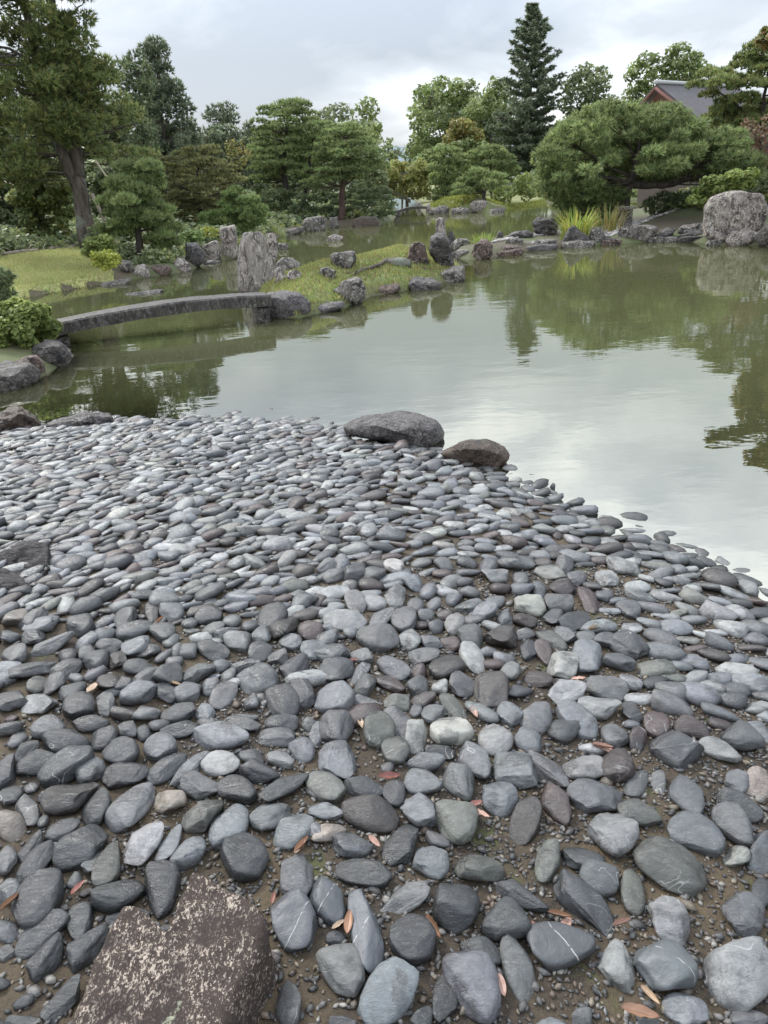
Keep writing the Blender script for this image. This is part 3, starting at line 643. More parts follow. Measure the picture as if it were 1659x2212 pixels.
m, t, p, o = new_mat('rock_speckled'); g = wpos(t)
s = mapping(t, g, (1, 0.6, 1), (0, 0, 0.5))
vo = t.nodes.new('ShaderNodeTexVoronoi'); vo.inputs['Scale'].default_value = 120; vo.inputs['Randomness'].default_value = 1.0; t.links.new(mapping(t, g, (1.2, 0.62, 1), (0, 0, 0.35)), vo.inputs['Vector'])
n1 = noise(t, g, 6, 5, 0.6, 0.5); n2 = noise(t, s, 210, 4, 0.7, 0.6); n3 = noise(t, s, 75, 5, 0.62, 0.5)
spk = math_node(t, 'ADD', math_node(t, 'MULTIPLY', n2, 0.62), math_node(t, 'MULTIPLY', n3, 0.38))
spk = math_node(t, 'ADD', spk, math_node(t, 'MULTIPLY', math_node(t, 'SUBTRACT', n1, 0.5), 0.22))
c = mixc(t, n3, (0.028, 0.021, 0.018), (0.078, 0.058, 0.049))
c = mixc(t, ramp(t, spk, [(0.538, 0.0), (0.582, 0.92)]), c, (0.40, 0.335, 0.275))
c = mixc(t, ramp(t, noise(t, g, 8, 5, 0.6, 0.4), [(0.40, 0.75), (0.50, 0.0)]), c, (0.035, 0.027, 0.025))
c = mixc(t, ramp(t, noise(t, g, 9, 6, 0.7), [(0.66, 0.0), (0.70, 0.7)]), c, (0.36, 0.38, 0.27))
setin(t, p.inputs['Base Color'], c); p.inputs['Roughness'].default_value = 0.8; p.inputs['Specular IOR Level'].default_value = 0.2
nb = bump(t, p, n3, 0.8, 0.014); bump(t, p, n2, 0.7, 0.0035, nb); MAT['rock_speckled'] = m
def A(pts): return [((x / 2.074) * 0.8640625, (1800 + y / 2.074) * 0.8640625) for x, y in pts]
slab_rock('boulder', 'pink-speckled dark boulder with a deep notch in its top edge', A([(330, 1590), (400, 1450), (480, 1290), (545, 1170), (600, 1060), (640, 992), (700, 985), (770, 1015), (810, 1060), (850, 1130), (890, 1110), (925, 985), (960, 900), (1015, 800), (1080, 815), (1180, 845), (1250, 890), (1300, 960), (1370, 1080), (1385, 1170), (1310, 1320), (1255, 1450), (1215, 1600), (1150, 1760), (700, 1800), (300, 1720)]), 0.115, 'rock_speckled', 77, 0.06, 0.022, tilt=(0.02, 0.05), freq=10, dome=0.004)
slab_rock('boulder', 'dark furrowed ledge of rock at the left edge of the beach', [(-90, 1150), (0, 1158), (42, 1164), (88, 1180), (112, 1204), (106, 1228), (60, 1240), (50, 1264), (0, 1280), (-90, 1290)], 0.035, 'rock_ledge', 99, 0.10, 0.05, freq=7, dome=0.0)
# ------------------------------------------------------------------ trees and plants
PAL = dict(
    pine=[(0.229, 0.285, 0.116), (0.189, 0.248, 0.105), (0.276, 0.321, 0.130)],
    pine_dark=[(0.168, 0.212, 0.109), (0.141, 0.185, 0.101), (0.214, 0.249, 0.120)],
    olive=[(0.230, 0.270, 0.098), (0.190, 0.239, 0.092), (0.280, 0.278, 0.103), (0.162, 0.201, 0.083)],
    umber=[(0.215, 0.220, 0.092), (0.175, 0.185, 0.080), (0.235, 0.240, 0.098), (0.165, 0.155, 0.075)],
    fresh=[(0.190, 0.260, 0.095), (0.160, 0.225, 0.085), (0.225, 0.285, 0.105)],
    fir=[(0.188, 0.226, 0.144), (0.156, 0.193, 0.125), (0.225, 0.253, 0.156)],
    broad=[(0.216, 0.270, 0.100), (0.262, 0.300, 0.123), (0.177, 0.231, 0.092)],
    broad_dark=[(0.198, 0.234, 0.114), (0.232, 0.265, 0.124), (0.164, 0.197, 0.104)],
    yellow=[(0.290, 0.295, 0.100), (0.240, 0.270, 0.090), (0.310, 0.290, 0.100)],
    amber=[(0.270, 0.250, 0.085), (0.240, 0.245, 0.085), (0.300, 0.240, 0.085), (0.200, 0.220, 0.080)],
    maple=[(0.200, 0.160, 0.055), (0.170, 0.165, 0.055), (0.140, 0.155, 0.052), (0.220, 0.130, 0.050)],
    russet=[(0.224, 0.126, 0.084), (0.182, 0.112, 0.077), (0.182, 0.154, 0.084)],
    azalea=[(0.210, 0.259, 0.077), (0.252, 0.287, 0.091), (0.168, 0.217, 0.070)],
    lime=[(0.378, 0.406, 0.084), (0.308, 0.364, 0.077), (0.420, 0.420, 0.098)],
)
def unit(v): return v / (np.linalg.norm(v, axis=-1, keepdims=True) + 1e-9)
def foliage(pads, style, L, w_, cov_, mpp, pal, r):
    """pads: (n,5) x y z rx rz -> triangles of needles or leaves with their own colours"""
    V = []; C = []; pal = np.array(PAL[pal])
    for x, y, z, rx, rz in pads:
        area = math.pi * rx * (0.45 * rz + 0.55 * min(rx, rz * 1.6)) / (mpp * 2.16) ** 2
        unitpx = {'pad': 3.0, 'ball': 3.0, 'leaf': 2.2, 'spray': 3.0}[style]; w = w_ * 1.75; cov = cov_ * {'pad': 1.1, 'ball': 0.86, 'leaf': 1.35, 'spray': 1.0}[style]
        n = int(max(14, cov * area / unitpx))
        d = unit(r.normal(size=(n, 3)))
        if style == 'pad':
            low = d[:, 2] < -0.25; d[low, 2] *= -1
            rad = np.where(r.random(n) < 0.75, r.uniform(0.86, 1.04, n), r.uniform(0.35, 0.9, n))
        elif style == 'spray':
            rad = r.random(n) ** 0.5
        else:
            rad = np.where(r.random(n) < 0.6, r.uniform(0.8, 1.05, n), r.random(n) ** 0.5)
        lump = 1 + 0.16 * vnoise(d * 2.3 + np.array([x, y, z]) * 3.1, 4)
        P = np.array([x, y, z]) + d * np.array([rx, rx, rz]) * (rad * lump)[:, None]
        col = pal[r.integers(0, len(pal), n)] * r.uniform(0.72, 1.3, (n, 1)) * (1 + r.normal(0, 0.10)) 
        col *= (1 + 0.18 * vnoise(P * 1.7, 8))[:, None]
        if style in ('pad', 'ball', 'spray'):
            k = 6
            if style == 'pad': a = unit(d * 0.65 + np.array([0, 0, 0.75]))
            elif style == 'ball': a = unit(d * 0.8 + np.array([0, 0, 0.35]))
            else: a = unit(d * np.array([1, 1, .2]) + np.array([0, 0, -0.12]))
            q = unit(a[:, None] + r.normal(0, 0.55, (n, k, 3))); l = L * r.uniform(0.6, 1.25, (n, k, 1))
            b = P[:, None] + q * l * -0.15; tip = P[:, None] + q * l
            side = unit(np.cross(q, r.normal(size=(n, k, 3)))) * w * r.uniform(0.7, 1.3, (n, k, 1))
            tri = np.stack([b - side, b + side, tip], 2)
            V.append(tri.reshape(-1, 3)); C.append(np.repeat(col, k * 3, 0))
        else:
            nrm = unit(d * 0.5 + np.array([0, 0, 0.6]) + r.normal(0, 0.55, (n, 3)))
            a = unit(np.cross(nrm, r.normal(size=(n, 3)))); b = np.cross(nrm, a)
            l = 1.15 * L * r.uniform(0.6, 1.3, (n, 1)); s_ = l * 0.40
            tri = np.stack([P - a * l * .5, P + b * s_, P + a * l * .5, P - a * l * .5, P + a * l * .5, P - b * s_], 1)
            V.append(tri.reshape(-1, 3)); C.append(np.repeat(col, 6, 0))
    V = np.vstack(V); return V, np.arange(len(V)).reshape(-1, 3), np.vstack(C)

def inside(pt, P):
    x, y = pt; c = False; j = len(P) - 1
    for i in range(len(P)):
        if (P[i][1] > y) != (P[j][1] > y) and x < (P[j][0] - P[i][0]) * (y - P[i][1]) / (P[j][1] - P[i][1] + 1e-9) + P[i][0]: c = not c
        j = i
    return c
def fill(poly, sx, sy, r, tries=900, ix=0, iy=0, inset=True):
    """spread pad centres through an outline, uneven but without clumping"""
    P = np.array(poly, float); lo, hi_ = P.min(0), P.max(0); pts = []
    Q = r.uniform(lo, hi_, (tries, 2)); k_ = np.array([1.0, ix / max(iy, 1e-6)]) if iy > 0 else np.ones(2)
    Q = Q[sdist(Q * k_, P * k_) > (ix if inset else 0.0)]; A_ = np.zeros((0, 2)); sc_ = np.array([sx, sy])
    for q in Q:
        if not len(A_) or (((A_ - q) / sc_) ** 2).sum(1).min() > 1: A_ = np.vstack([A_, q])
    pts = [tuple(a) for a in A_]
    return pts
def at(base, D):
    d = ray(*base); hd = d[:2] / np.linalg.norm(d[:2]) * D
    return np.array([hd[0], hd[1], max(height(hd[None])[0], 0.0)])
def mpp_at(B): return float((B - np.array([0, 0, HC])) @ np.array([0, cp, -sp])) / F
tree_no = [0]
def tree(name, label, base, D, polys, trunks, style='pad', pad=26, flat=0.5, pal='pine', cov=1.7, L=8.0, w=0.9, depth=0.8, bark='bark', cat='tree', group=None, twig=True, split=False, spacing=0.85, seed=None, hitbase=False, mat=None, sub='needle_pad', show=False):
    tree_no[0] += 1; r = np.random.default_rng(seed or tree_no[0] * 101)
    B = hit(*base) if hitbase else at(base, D)
    n = np.array([B[0], B[1], 0.0]); n /= np.linalg.norm(n); mpp = mpp_at(B)
    root = thing(name, label, cat, B, group)
    pads = []; tp = []
    for pl in polys:
        opts = {}
        if isinstance(pl, dict): opts = pl; pl = pl['p']
        sx = opts.get('pad', pad); fl = opts.get('flat', flat)
        Q = np.array(pl, float)
        arg = (pl, sx * spacing * 0.8, sx * spacing * 0.8 * min(1.0, fl * (1.9 if style == 'pad' else 1.35)), r, 2600, sx * 0.20, sx * 0.20 * fl)
        spots = fill(*arg)
        if len(spots) < 4: spots = fill(*arg, inset=False)
        for a, b in spots:
            row = [np.interp(b, *z_) for z_ in ()]
            xs = []
            for i in range(len(Q)):
                p0, p1 = Q[i], Q[(i + 1) % len(Q)]
                if (p0[1] > b) != (p1[1] > b): xs.append(p0[0] + (p1[0] - p0[0]) * (b - p0[1]) / (p1[1] - p0[1]))
            xl, xr_ = min(xs), max(xs); hw = max((xr_ - xl) / 2, 4); u = np.clip((a - (xl + xr_) / 2) / hw, -1, 1)
            off = r.uniform(-1, 1) * depth * hw * mpp * math.sqrt(max(0, 1 - u * u))
            if show:
                for pts_, w0_, w1_ in trunks:
                    q_ = np.array(pts_, float)
                    dmin = min(np.hypot(*(q_[i_] + (q_[i_ + 1] - q_[i_]) * u_ - [a, b])) for i_ in range(len(q_) - 1) for u_ in (0, .33, .66, 1))
                    if dmin < sx * 0.42: off = abs(off) * 0.9 + 0.25 * sx * mpp
            if opts.get('front'): off = -abs(off) - 0.5 * sx * mpp
            c = on_plane(a, b, B) + n * off
            s = r.uniform(0.75, 1.2) * sx * mpp * 0.62
            pads.append((*c, s, s * fl * r.uniform(0.8, 1.2)))
    for i, (pts, w0, w1) in enumerate(trunks):
        pts = np.array(pts, float); k = 14
        tt = np.linspace(0, 1, k); cs_ = np.r_[0, np.cumsum(np.linalg.norm(np.diff(pts, axis=0), axis=1))]; cs_ /= cs_[-1]
        pp = np.c_[np.interp(tt, cs_, pts[:, 0]), np.interp(tt, cs_, pts[:, 1])]
        X = on_plane(pp[:, 0], pp[:, 1], B)
        if i == 0: X[0, 2] = min(X[0, 2], height(X[:1, :2])[0]) - 0.1
        X = X + n * (vnoise(np.c_[tt * 4, tt * 0 + i, tt * 0], tree_no[0])[:, None] * 6 * mpp * (tt[:, None] if i == 0 else 1))
        X[1:-1] += r.normal(0, 0.7 * mpp, (k - 2, 3))
        rad = np.interp(tt, [0, 1], [w0, w1]) * mpp * 0.5
        if i == 0: rad[:3] *= [1.25, 1.1, 1.03]
        mb = MB(); mb.tube(X, rad, 10 if w0 * 0.46 > 6 else 7); mb.build('trunk' if i == 0 else 'limb', MAT[bark], root, off=B)
        tp.append(np.c_[X, rad])
    if twig and tp:
        T = np.vstack(tp); mb = MB(); cnt = 0
        for pd in pads:
            c = np.array(pd[:3]); below = T[:, 2] < c[2] + 0.2 * pd[3]
            cand = T[below] if below.any() else T
            j = np.argmin(np.linalg.norm(cand[:, :3] - c, axis=1) + 0.6 * np.abs(c[2] - cand[:, 2])); q = cand[j]
            mid = (q[:3] + c) / 2 + np.array([0, 0, -0.06 * np.linalg.norm(c - q[:3])]) + r.normal(0, 1.2 * mpp, 3)
            if np.linalg.norm(c - q[:3]) < 0.05: continue
            s_ = np.linspace(0, 1, 6)[:, None]; X = (1 - s_) ** 2 * q[:3] + 2 * s_ * (1 - s_) * mid + s_ ** 2 * c
            mb.tube(X, np.linspace(max(min(q[3] * 0.45, 2.0 * mpp), 0.7 * mpp), 0.5 * mpp, 6), 5, cap=False); cnt += 1
        if cnt: mb.build('branchwork', MAT[bark], root, off=B)
    fm = MAT[mat] if mat else MAT['leaf' if style == 'leaf' else 'needle']
    if split:
        crown = link('crown', None, parent=root); crown.empty_display_size = 0.1
        for pd in pads:
            v, f, c = foliage([pd], style, L * mpp, w * mpp, cov, mpp, pal, r)
            link(sub, mesh_arr(sub, v - B, f, c), fm, crown)
    else:
        v, f, c = foliage(pads, style, L * mpp, w * mpp, cov, mpp, pal, r)
        link('crown', mesh_arr('crown', v - B, f, c), fm, root)
    return root

BG = 'trees behind the garden'
# left: the old leaning pine and the trees behind it
tree('pine_tree', 'huge old leaning pine with forked grey trunk and propped limbs', (187, 494), 25, [
        dict(p=[(-190, -420), (60, -520), (170, -250), (190, -40), (200, 10), (180, 60), (215, 105), (240, 150), (240, 190), (170, 195), (120, 190), (40, 200), (-60, 215), (-190, 200)], pad=36),
        dict(p=[(-60, 175), (60, 165), (110, 140), (190, 130), (230, 145), (268, 175), (250, 205), (290, 240), (298, 272), (255, 285), (210, 262), (180, 300), (95, 290), (110, 330), (30, 380), (-60, 400)]),
        dict(p=[(0, 330), (90, 320), (130, 350), (110, 380), (40, 400), (0, 395)]), dict(p=[(70, 60), (150, 40), (190, 130), (215, 215), (200, 290), (150, 320), (100, 300), (80, 200)], front=1, pad=36), dict(p=[(190, 300), (250, 310), (330, 330), (330, 350), (250, 350), (195, 330)], pad=24)],
     [([(187, 494), (182, 470), (177, 440), (172, 405), (170, 385)], 37, 30),
      ([(172, 408), (158, 385), (143, 350), (132, 325), (105, 250), (85, 150), (60, 40), (40, -120)], 26, 10),
      ([(172, 392), (168, 345), (160, 300), (156, 240), (155, 187), (138, 130), (122, 70), (110, 0), (100, -140)], 27, 9),
      ([(155, 187), (185, 160), (205, 140), (215, 125)], 7, 3), ([(170, 330), (120, 300), (60, 262), (0, 250)], 9, 4), ([(172, 300), (230, 285), (290, 268)], 8, 3),
      ([(122, 70), (145, 40), (165, 20), (178, 10)], 6, 2), ([(85, 150), (30, 110), (-40, 90)], 8, 3), ([(175, 338), (215, 328), (240, 345)], 5, 2)],
     'ball', 40, 0.55, 'olive', 1.3, 10, 0.75, 0.75, 'bark_old', spacing=0.98)
tree('pine_tree', 'tall loose pine just right of the huge old pine', (318, 470), 33, [[(255, 140), (275, 118), (300, 116), (318, 140), (330, 200), (325, 260), (335, 330), (280, 340), (260, 300), (240, 250), (265, 200)]], [([(325, 480), (318, 380), (310, 300), (302, 220), (292, 135)], 7, 2.5)], 'ball', 24, 0.7, 'pine_dark', 1.25, 8, 0.75, 0.8, group=BG)
tree('conifer_tree', 'broad conical conifer towering behind the left-hand pines', (372, 470), 40, [[(318, 92), (340, 90), (352, 105), (358, 130), (372, 150), (380, 175), (395, 195), (402, 225), (418, 245), (424, 285), (436, 320), (430, 360), (300, 360), (290, 300), (300, 240), (308, 180), (312, 130)]], [([(365, 480), (362, 380), (350, 260), (334, 100)], 10, 2)], 'ball', 25, 0.6, 'fir', 1.5, 8, 0.9, 0.8, group=BG)
tree('pine_tree', 'small umbrella pine silhouetted against the white cloud', (480, 470), 52, [[(442, 250), (452, 238), (468, 226), (492, 222), (505, 236), (514, 250), (510, 270), (490, 268), (462, 272)]], [([(486, 470), (482, 330), (474, 285), (480, 250)], 4, 2)], 'ball', 20, 0.45, 'fir', 1.3, 7, 0.8, 0.7, group=BG)
tree('evergreen_tree', 'dense dark evergreen mass behind the umbrella pine', (480, 470), 46, [[(430, 300), (445, 278), (480, 270), (515, 275), (540, 268), (555, 285), (560, 400), (440, 400)]], [([(485, 470), (483, 380), (482, 300)], 5, 2)], 'ball', 24, 0.6, 'fir', 1.5, 7, 0.9, 0.8, group=BG)
tree('yellow_tree', 'thin young tree with yellow leaves above the umber pine', (508, 460), 38, [[(485, 315), (505, 300), (530, 310), (540, 330), (525, 360), (512, 385), (500, 360)]], [([(512, 470), (510, 400), (506, 340), (503, 310)], 2.5, 1)], 'leaf', 15, 0.9, 'amber', 0.5, 6, 0.8, 0.8, group=BG)
tree('evergreen_tree', 'dark thicket tree at the far left under the old pine', (40, 520), 30, [[(-60, 400), (20, 390), (60, 400), (70, 440), (60, 520), (-60, 540)]], [([(10, 545), (8, 480), (5, 420)], 9, 4)], 'leaf', 30, 0.8, 'broad_dark', 1.5, 9, 0.8, 0.6, group=BG)
tree('evergreen_tree', 'glossy green tree directly left of the old pine trunk', (100, 530), 27, [[(25, 425), (50, 365), (90, 345), (120, 370), (150, 400), (155, 440), (158, 500), (150, 530), (60, 530), (40, 480)]], [([(90, 535), (84, 505), (75, 450), (80, 400)], 5, 2.5)], 'leaf', 26, 0.75, 'olive', 1.5, 9, 0.8, 0.7, group=BG)
tree('evergreen_tree', 'shady evergreen between old pine trunk and umber pine', (240, 520), 33, [[(195, 345), (240, 335), (300, 330), (340, 360), (340, 480), (300, 500), (200, 490), (195, 420)]], [([(255, 510), (250, 440), (245, 380)], 5, 2.5)], 'leaf', 28, 0.7, 'broad_dark', 1.5, 9, 0.8, 0.6, group=BG)
tree('evergreen_tree', 'tall dark woodland tree behind the old pine', (150, 470), 42, [[(-80, 250), (0, 220), (80, 200), (200, 210), (300, 230), (440, 330), (430, 470), (-80, 480)]], [([(150, 490), (150, 400), (140, 300)], 8, 3)], 'leaf', 40, 0.75, 'broad_dark', 1.3, 10, 0.8, 0.3, group=BG)
tree('shrub', 'dark rounded shrub at the foot of the old pine trunk', (200, 508), 23.5, [[(180, 508), (190, 492), (215, 486), (240, 490), (250, 505), (235, 520), (190, 520)]], [], 'leaf', 16, 0.7, 'broad_dark', 1.8, 6, 0.8, 0.8, cat='shrub', twig=False)
NW = 'cloud-pruned pines'
tree('pine_tree', 'wide umber layered pine with flat brownish tiers', (430, 500), 31, [[(326, 362), (345, 348), (375, 340), (400, 322), (440, 315), (465, 322), (480, 345), (505, 360), (522, 395), (524, 425), (505, 470), (470, 480), (440, 500), (400, 500), (360, 460), (350, 420), (330, 395)]],
     [([(430, 505), (428, 460), (432, 420), (425, 380), (430, 340)], 8, 3), ([(430, 440), (460, 420), (500, 412)], 4, 2), ([(430, 420), (395, 405), (360, 395)], 4, 2)], 'pad', 30, 0.30, 'umber', 1.55, 6.5, 0.75, 0.85, group=NW, spacing=0.72)
tree('pine_tree', 'small round green pine on the lawn shore', (302, 546), 22.5, [[(262, 362), (280, 352), (310, 352), (330, 365), (345, 395), (352, 425), (372, 455), (380, 480), (372, 520), (335, 530), (305, 500), (280, 480), (240, 480), (218, 440), (240, 405), (248, 380)], dict(p=[(215, 495), (250, 478), (285, 482), (300, 500), (280, 520), (240, 520)]), dict(p=[(315, 500), (350, 490), (385, 495), (375, 540), (330, 545)])],
     [([(303, 548), (301, 520), (298, 480), (296, 430), (298, 380)], 17, 5), ([(300, 500), (330, 490), (350, 500)], 5, 2), ([(300, 490), (270, 485), (245, 495)], 5, 2)], 'pad', 34, 0.55, 'pine', 1.6, 11, 0.85, 0.85, group=NW, spacing=0.72)
tree('pine_tree', 'fresh light-green clipped pine behind the upright blotched stone', (520, 505), 29, [[(480, 450), (482, 425), (500, 411), (525, 415), (545, 432), (560, 445), (580, 470), (578, 492), (540, 500), (500, 495), (470, 480)], dict(p=[(436, 480), (445, 465), (465, 462), (478, 475), (470, 492), (445, 492)])], [([(515, 510), (512, 480), (510, 440)], 5, 2)], 'pad', 26, 0.6, 'fresh', 1.7, 7, 0.75, 0.8, group=NW, spacing=0.7)
tree('pine_tree', 'tall many-tiered dark pine with twin trunks on the centre bank', (628, 478), 42, [[(540, 290), (555, 255), (575, 225), (610, 217), (650, 222), (668, 245), (690, 265), (715, 268), (700, 300), (680, 320), (690, 350), (680, 380), (650, 390), (610, 385), (575, 395), (550, 400), (535, 360), (545, 320)]],
     [([(624, 480), (620, 450), (618, 410), (612, 360), (615, 300), (620, 250)], 17, 4), ([(645, 478), (655, 440), (662, 405), (668, 350), (675, 300)], 12, 4), ([(662, 400), (640, 380), (655, 350)], 5, 2)], 'pad', 34, 0.28, 'pine', 1.7, 6.5, 0.8, 0.85, group=NW, split=True, spacing=0.7)
tree('pine_tree', 'flat-tiered pine with a straight red trunk on the centre bank', (738, 482), 40, [[(690, 300), (710, 275), (740, 267), (770, 275), (790, 300), (800, 312), (815, 325), (832, 345), (822, 372), (790, 375), (760, 365), (735, 345), (690, 350), (675, 335), (690, 315)], dict(p=[(655, 405), (680, 372), (720, 358), (760, 352), (795, 362), (800, 380), (770, 392), (720, 392), (690, 400), (665, 415)])],
     [([(738, 484), (738, 455), (739, 420), (741, 385), (745, 340), (748, 300)], 16, 4), ([(745, 345), (780, 330), (815, 345)], 4, 2), ([(742, 370), (710, 365), (685, 385)], 4, 2)], 'pad', 34, 0.24, 'pine', 1.75, 6.5, 0.8, 0.85, 'bark_red', group=NW, split=True, spacing=0.68)
tree('pine_tree', 'low spreading pine drooping over the water at the bank point', (790, 484), 41, [[(745, 440), (760, 420), (800, 410), (835, 405), (842, 425), (852, 445), (850, 470), (820, 478), (780, 470), (750, 465)]], [([(770, 488), (785, 460), (800, 440)], 6, 3)], 'pad', 28, 0.4, 'pine_dark', 1.8, 6.5, 0.8, 0.8, group=NW, spacing=0.7)
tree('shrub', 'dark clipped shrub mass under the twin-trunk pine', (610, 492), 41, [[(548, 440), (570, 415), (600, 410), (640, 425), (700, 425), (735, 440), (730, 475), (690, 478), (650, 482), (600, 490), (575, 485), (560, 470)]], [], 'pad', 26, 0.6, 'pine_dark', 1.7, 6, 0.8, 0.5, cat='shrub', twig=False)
tree('evergreen_tree', 'dark evergreens filling the gap behind the centre pines', (700, 470), 55, [[(540, 300), (600, 270), (700, 265), (760, 300), (815, 340), (830, 400), (820, 440), (560, 440), (535, 380)]], [([(690, 480), (690, 400), (690, 320)], 5, 2)], 'leaf', 30, 0.7, 'broad_dark', 1.4, 7, 0.8, 0.4, group=BG)
# far bank, centre
tree('maple_tree', 'yellow-green maple thicket behind the far slab bridge', (870, 430), 64, [[(815, 405), (822, 372), (850, 352), (880, 345), (915, 345), (935, 360), (935, 400), (920, 425), (880, 430), (840, 425)]], [([(880, 440), (878, 400), (875, 370)], 4, 2)], 'leaf', 24, 0.6, 'yellow', 1.6, 7, 0.8, 0.7, group=BG)
tree('broadleaf_tree', 'airy pale-green tree, tallest of the centre background', (960, 420), 84, [[(890, 330), (885, 290), (895, 265), (890, 230), (900, 205), (920, 180), (950, 172), (985, 175), (1010, 170), (1022, 190), (1015, 230), (1030, 260), (1000, 300), (960, 320), (920, 340)]], [([(965, 430), (962, 340), (945, 270), (925, 215)], 5, 2), ([(962, 330), (975, 270), (985, 210)], 4, 1.5), ([(945, 290), (915, 270), (900, 250)], 2.5, 1)], 'leaf', 30, 0.7, 'broad', 1.2, 6.5, 0.8, 0.8, group=BG)
tree('broadleaf_tree', 'open-branched pale tree left of the tall fir', (1060, 420), 80, [[(1000, 300), (1010, 250), (1020, 215), (1050, 195), (1070, 165), (1095, 172), (1105, 210), (1110, 270), (1100, 320), (1040, 330)]], [([(1062, 430), (1062, 340), (1060, 280), (1075, 200)], 5, 1.5), ([(1062, 310), (1040, 260), (1030, 230)], 3, 1)], 'leaf', 28, 0.7, 'broad', 1.15, 6.5, 0.8, 0.8, group=BG)
tree('maple_tree', 'ochre-tinted tree in front of the airy pale trees', (1000, 425), 68, [[(955, 320), (965, 280), (985, 262), (1015, 258), (1035, 275), (1045, 300), (1040, 325), (990, 335)]], [([(1005, 430), (1002, 360), (1000, 300)], 4, 2)], 'leaf', 22, 0.7, 'amber', 1.5, 6.5, 0.8, 0.8, group=BG)
tree('evergreen_tree', 'mid-green undergrowth tree below the airy pale trees', (1000, 440), 66, [[(890, 345), (930, 320), (990, 310), (1060, 310), (1095, 320), (1100, 360), (1090, 400), (1000, 430), (930, 420)]], [([(1040, 440), (1040, 380), (1040, 340)], 4, 2)], 'leaf', 28, 0.7, 'broad', 1.4, 7, 0.8, 0.5, group=BG)
tree('pine_tree', 'tall rounded column pine on the far bank', (968, 458), 53, [[(928, 350), (935, 328), (955, 320), (985, 320), (1003, 332), (1006, 360), (1000, 390), (1006, 420), (1000, 450), (960, 470), (925, 462), (935, 420), (928, 390)]], [([(968, 466), (966, 420), (966, 350)], 5, 2)], 'pad', 28, 0.42, 'pine', 1.8, 6, 0.8, 0.85, group=NW, spacing=0.7)
tree('pine_tree', 'domed green pine right of the far column pine', (1058, 432), 54, [[(1008, 365), (1015, 335), (1035, 320), (1065, 318), (1085, 326), (1098, 345), (1110, 365), (1112, 395), (1085, 400), (1050, 390), (1020, 385)]], [([(1062, 436), (1060, 400), (1060, 345)], 5, 2)], 'pad', 28, 0.4, 'pine', 1.8, 6, 0.8, 0.85, group=NW, spacing=0.7)
tree('pine_tree', 'spreading low pine on the grassy far mound', (1046, 432), 47, [[(982, 422), (988, 395), (1005, 374), (1035, 366), (1060, 375), (1085, 382), (1090, 398), (1075, 410), (1040, 415), (1005, 425)]], [([(1047, 436), (1046, 425), (1044, 405), (1040, 390)], 9, 4)], 'pad', 26, 0.42, 'pine', 1.8, 6.5, 0.8, 0.85, group=NW, spacing=0.68)
tree('shrub', 'clipped round shrub right of the low pine on the mound', (1085, 440), 50, [[(1058, 425), (1068, 408), (1090, 400), (1108, 402), (1112, 420), (1100, 436), (1070, 440)]], [], 'leaf', 16, 0.7, 'azalea', 1.8, 5, .8, .8, cat='shrub', twig=False, group='clipped shrubs on the far bank')
tree('shrub', 'larger clipped shrub touching the great spreading pine', (1135, 425), 50, [[(1108, 420), (1112, 392), (1130, 374), (1155, 378), (1172, 400), (1165, 425), (1130, 428)]], [], 'leaf', 18, 0.7, 'azalea', 1.8, 5, .8, .8, cat='shrub', twig=False, group='clipped shrubs on the far bank')
# the fir: whorls of drooping sprays
def fir():
    base, top = (1142, 425), (1151, 8); r = np.random.default_rng(900)
    B = at(base, 72); n = np.array([B[0], B[1], 0.0]); n /= np.linalg.norm(n); s = np.array([n[1], -n[0], 0]); mpp = mpp_at(B)
    root = thing('fir_tree', 'tall pointed dark fir rising above all the other trees', 'tree', B, BG)
    T = on_plane(top[0], top[1], B); Z0, Z1 = B[2], T[2]; Hh = Z1 - Z0
    mb = MB(); X = np.array([B + (T - B) * u for u in np.linspace(0, 1, 12)]); mb.tube(X, np.linspace(9, 1.2, 12) * mpp * .5, 7); mb.build('trunk', MAT['bark'], root, off=B)
    mb = MB(); pads = []; z = 0.13
    while z < 0.985:
        ax = B + (T - B) * z
        Lm = np.interp(z, [0.1, 0.3, 0.45, 0.62, 0.8, 0.9, 1.0], [98, 90, 74, 56, 42, 25, 5]) * mpp
        nb = int(np.interp(z, [0, .45, .6, 1], [12, 9, 7, 5])); a0 = r.uniform(0, 6.28)
        for j in range(nb):
            a = a0 + j * 6.283 / nb + r.normal(0, 0.2); l = Lm * r.uniform(0.55, 1.15)
            d = math.cos(a) * s + math.sin(a) * n; tilt = np.interp(z, [0.2, 0.9], [-0.08, 0.45])
            for q in np.arange(0.28, 1.01, 0.17):
                c = ax + d * l * q + np.array([0, 0, l * q * (tilt + 0.16 * q)]) + r.normal(0, 0.02 * l, 3)
                pr = max(l * 0.19 * (1.15 - 0.35 * q), 2.8 * mpp); pads.append((*c, pr, pr * 0.42))
            mb.tube([ax, ax + d * l * 0.5 + [0, 0, l * .5 * (tilt + .08)], ax + d * l + [0, 0, l * (tilt + .16)]], np.array([1.1, .8, .4]) * mpp * .6, 4, cap=False)
        z += np.interp(z, [0.1, 0.5, 0.95], [0.045, 0.052, 0.034])
    mb.build('branchwork', MAT['bark'], root, off=B)
    v, f, c = foliage(pads, 'spray', 6.0 * mpp, 0.85 * mpp, 1.35, mpp, 'fir', r)
    link('crown', mesh_arr('crown', v - B, f, c), MAT['needle'], root)
fir()
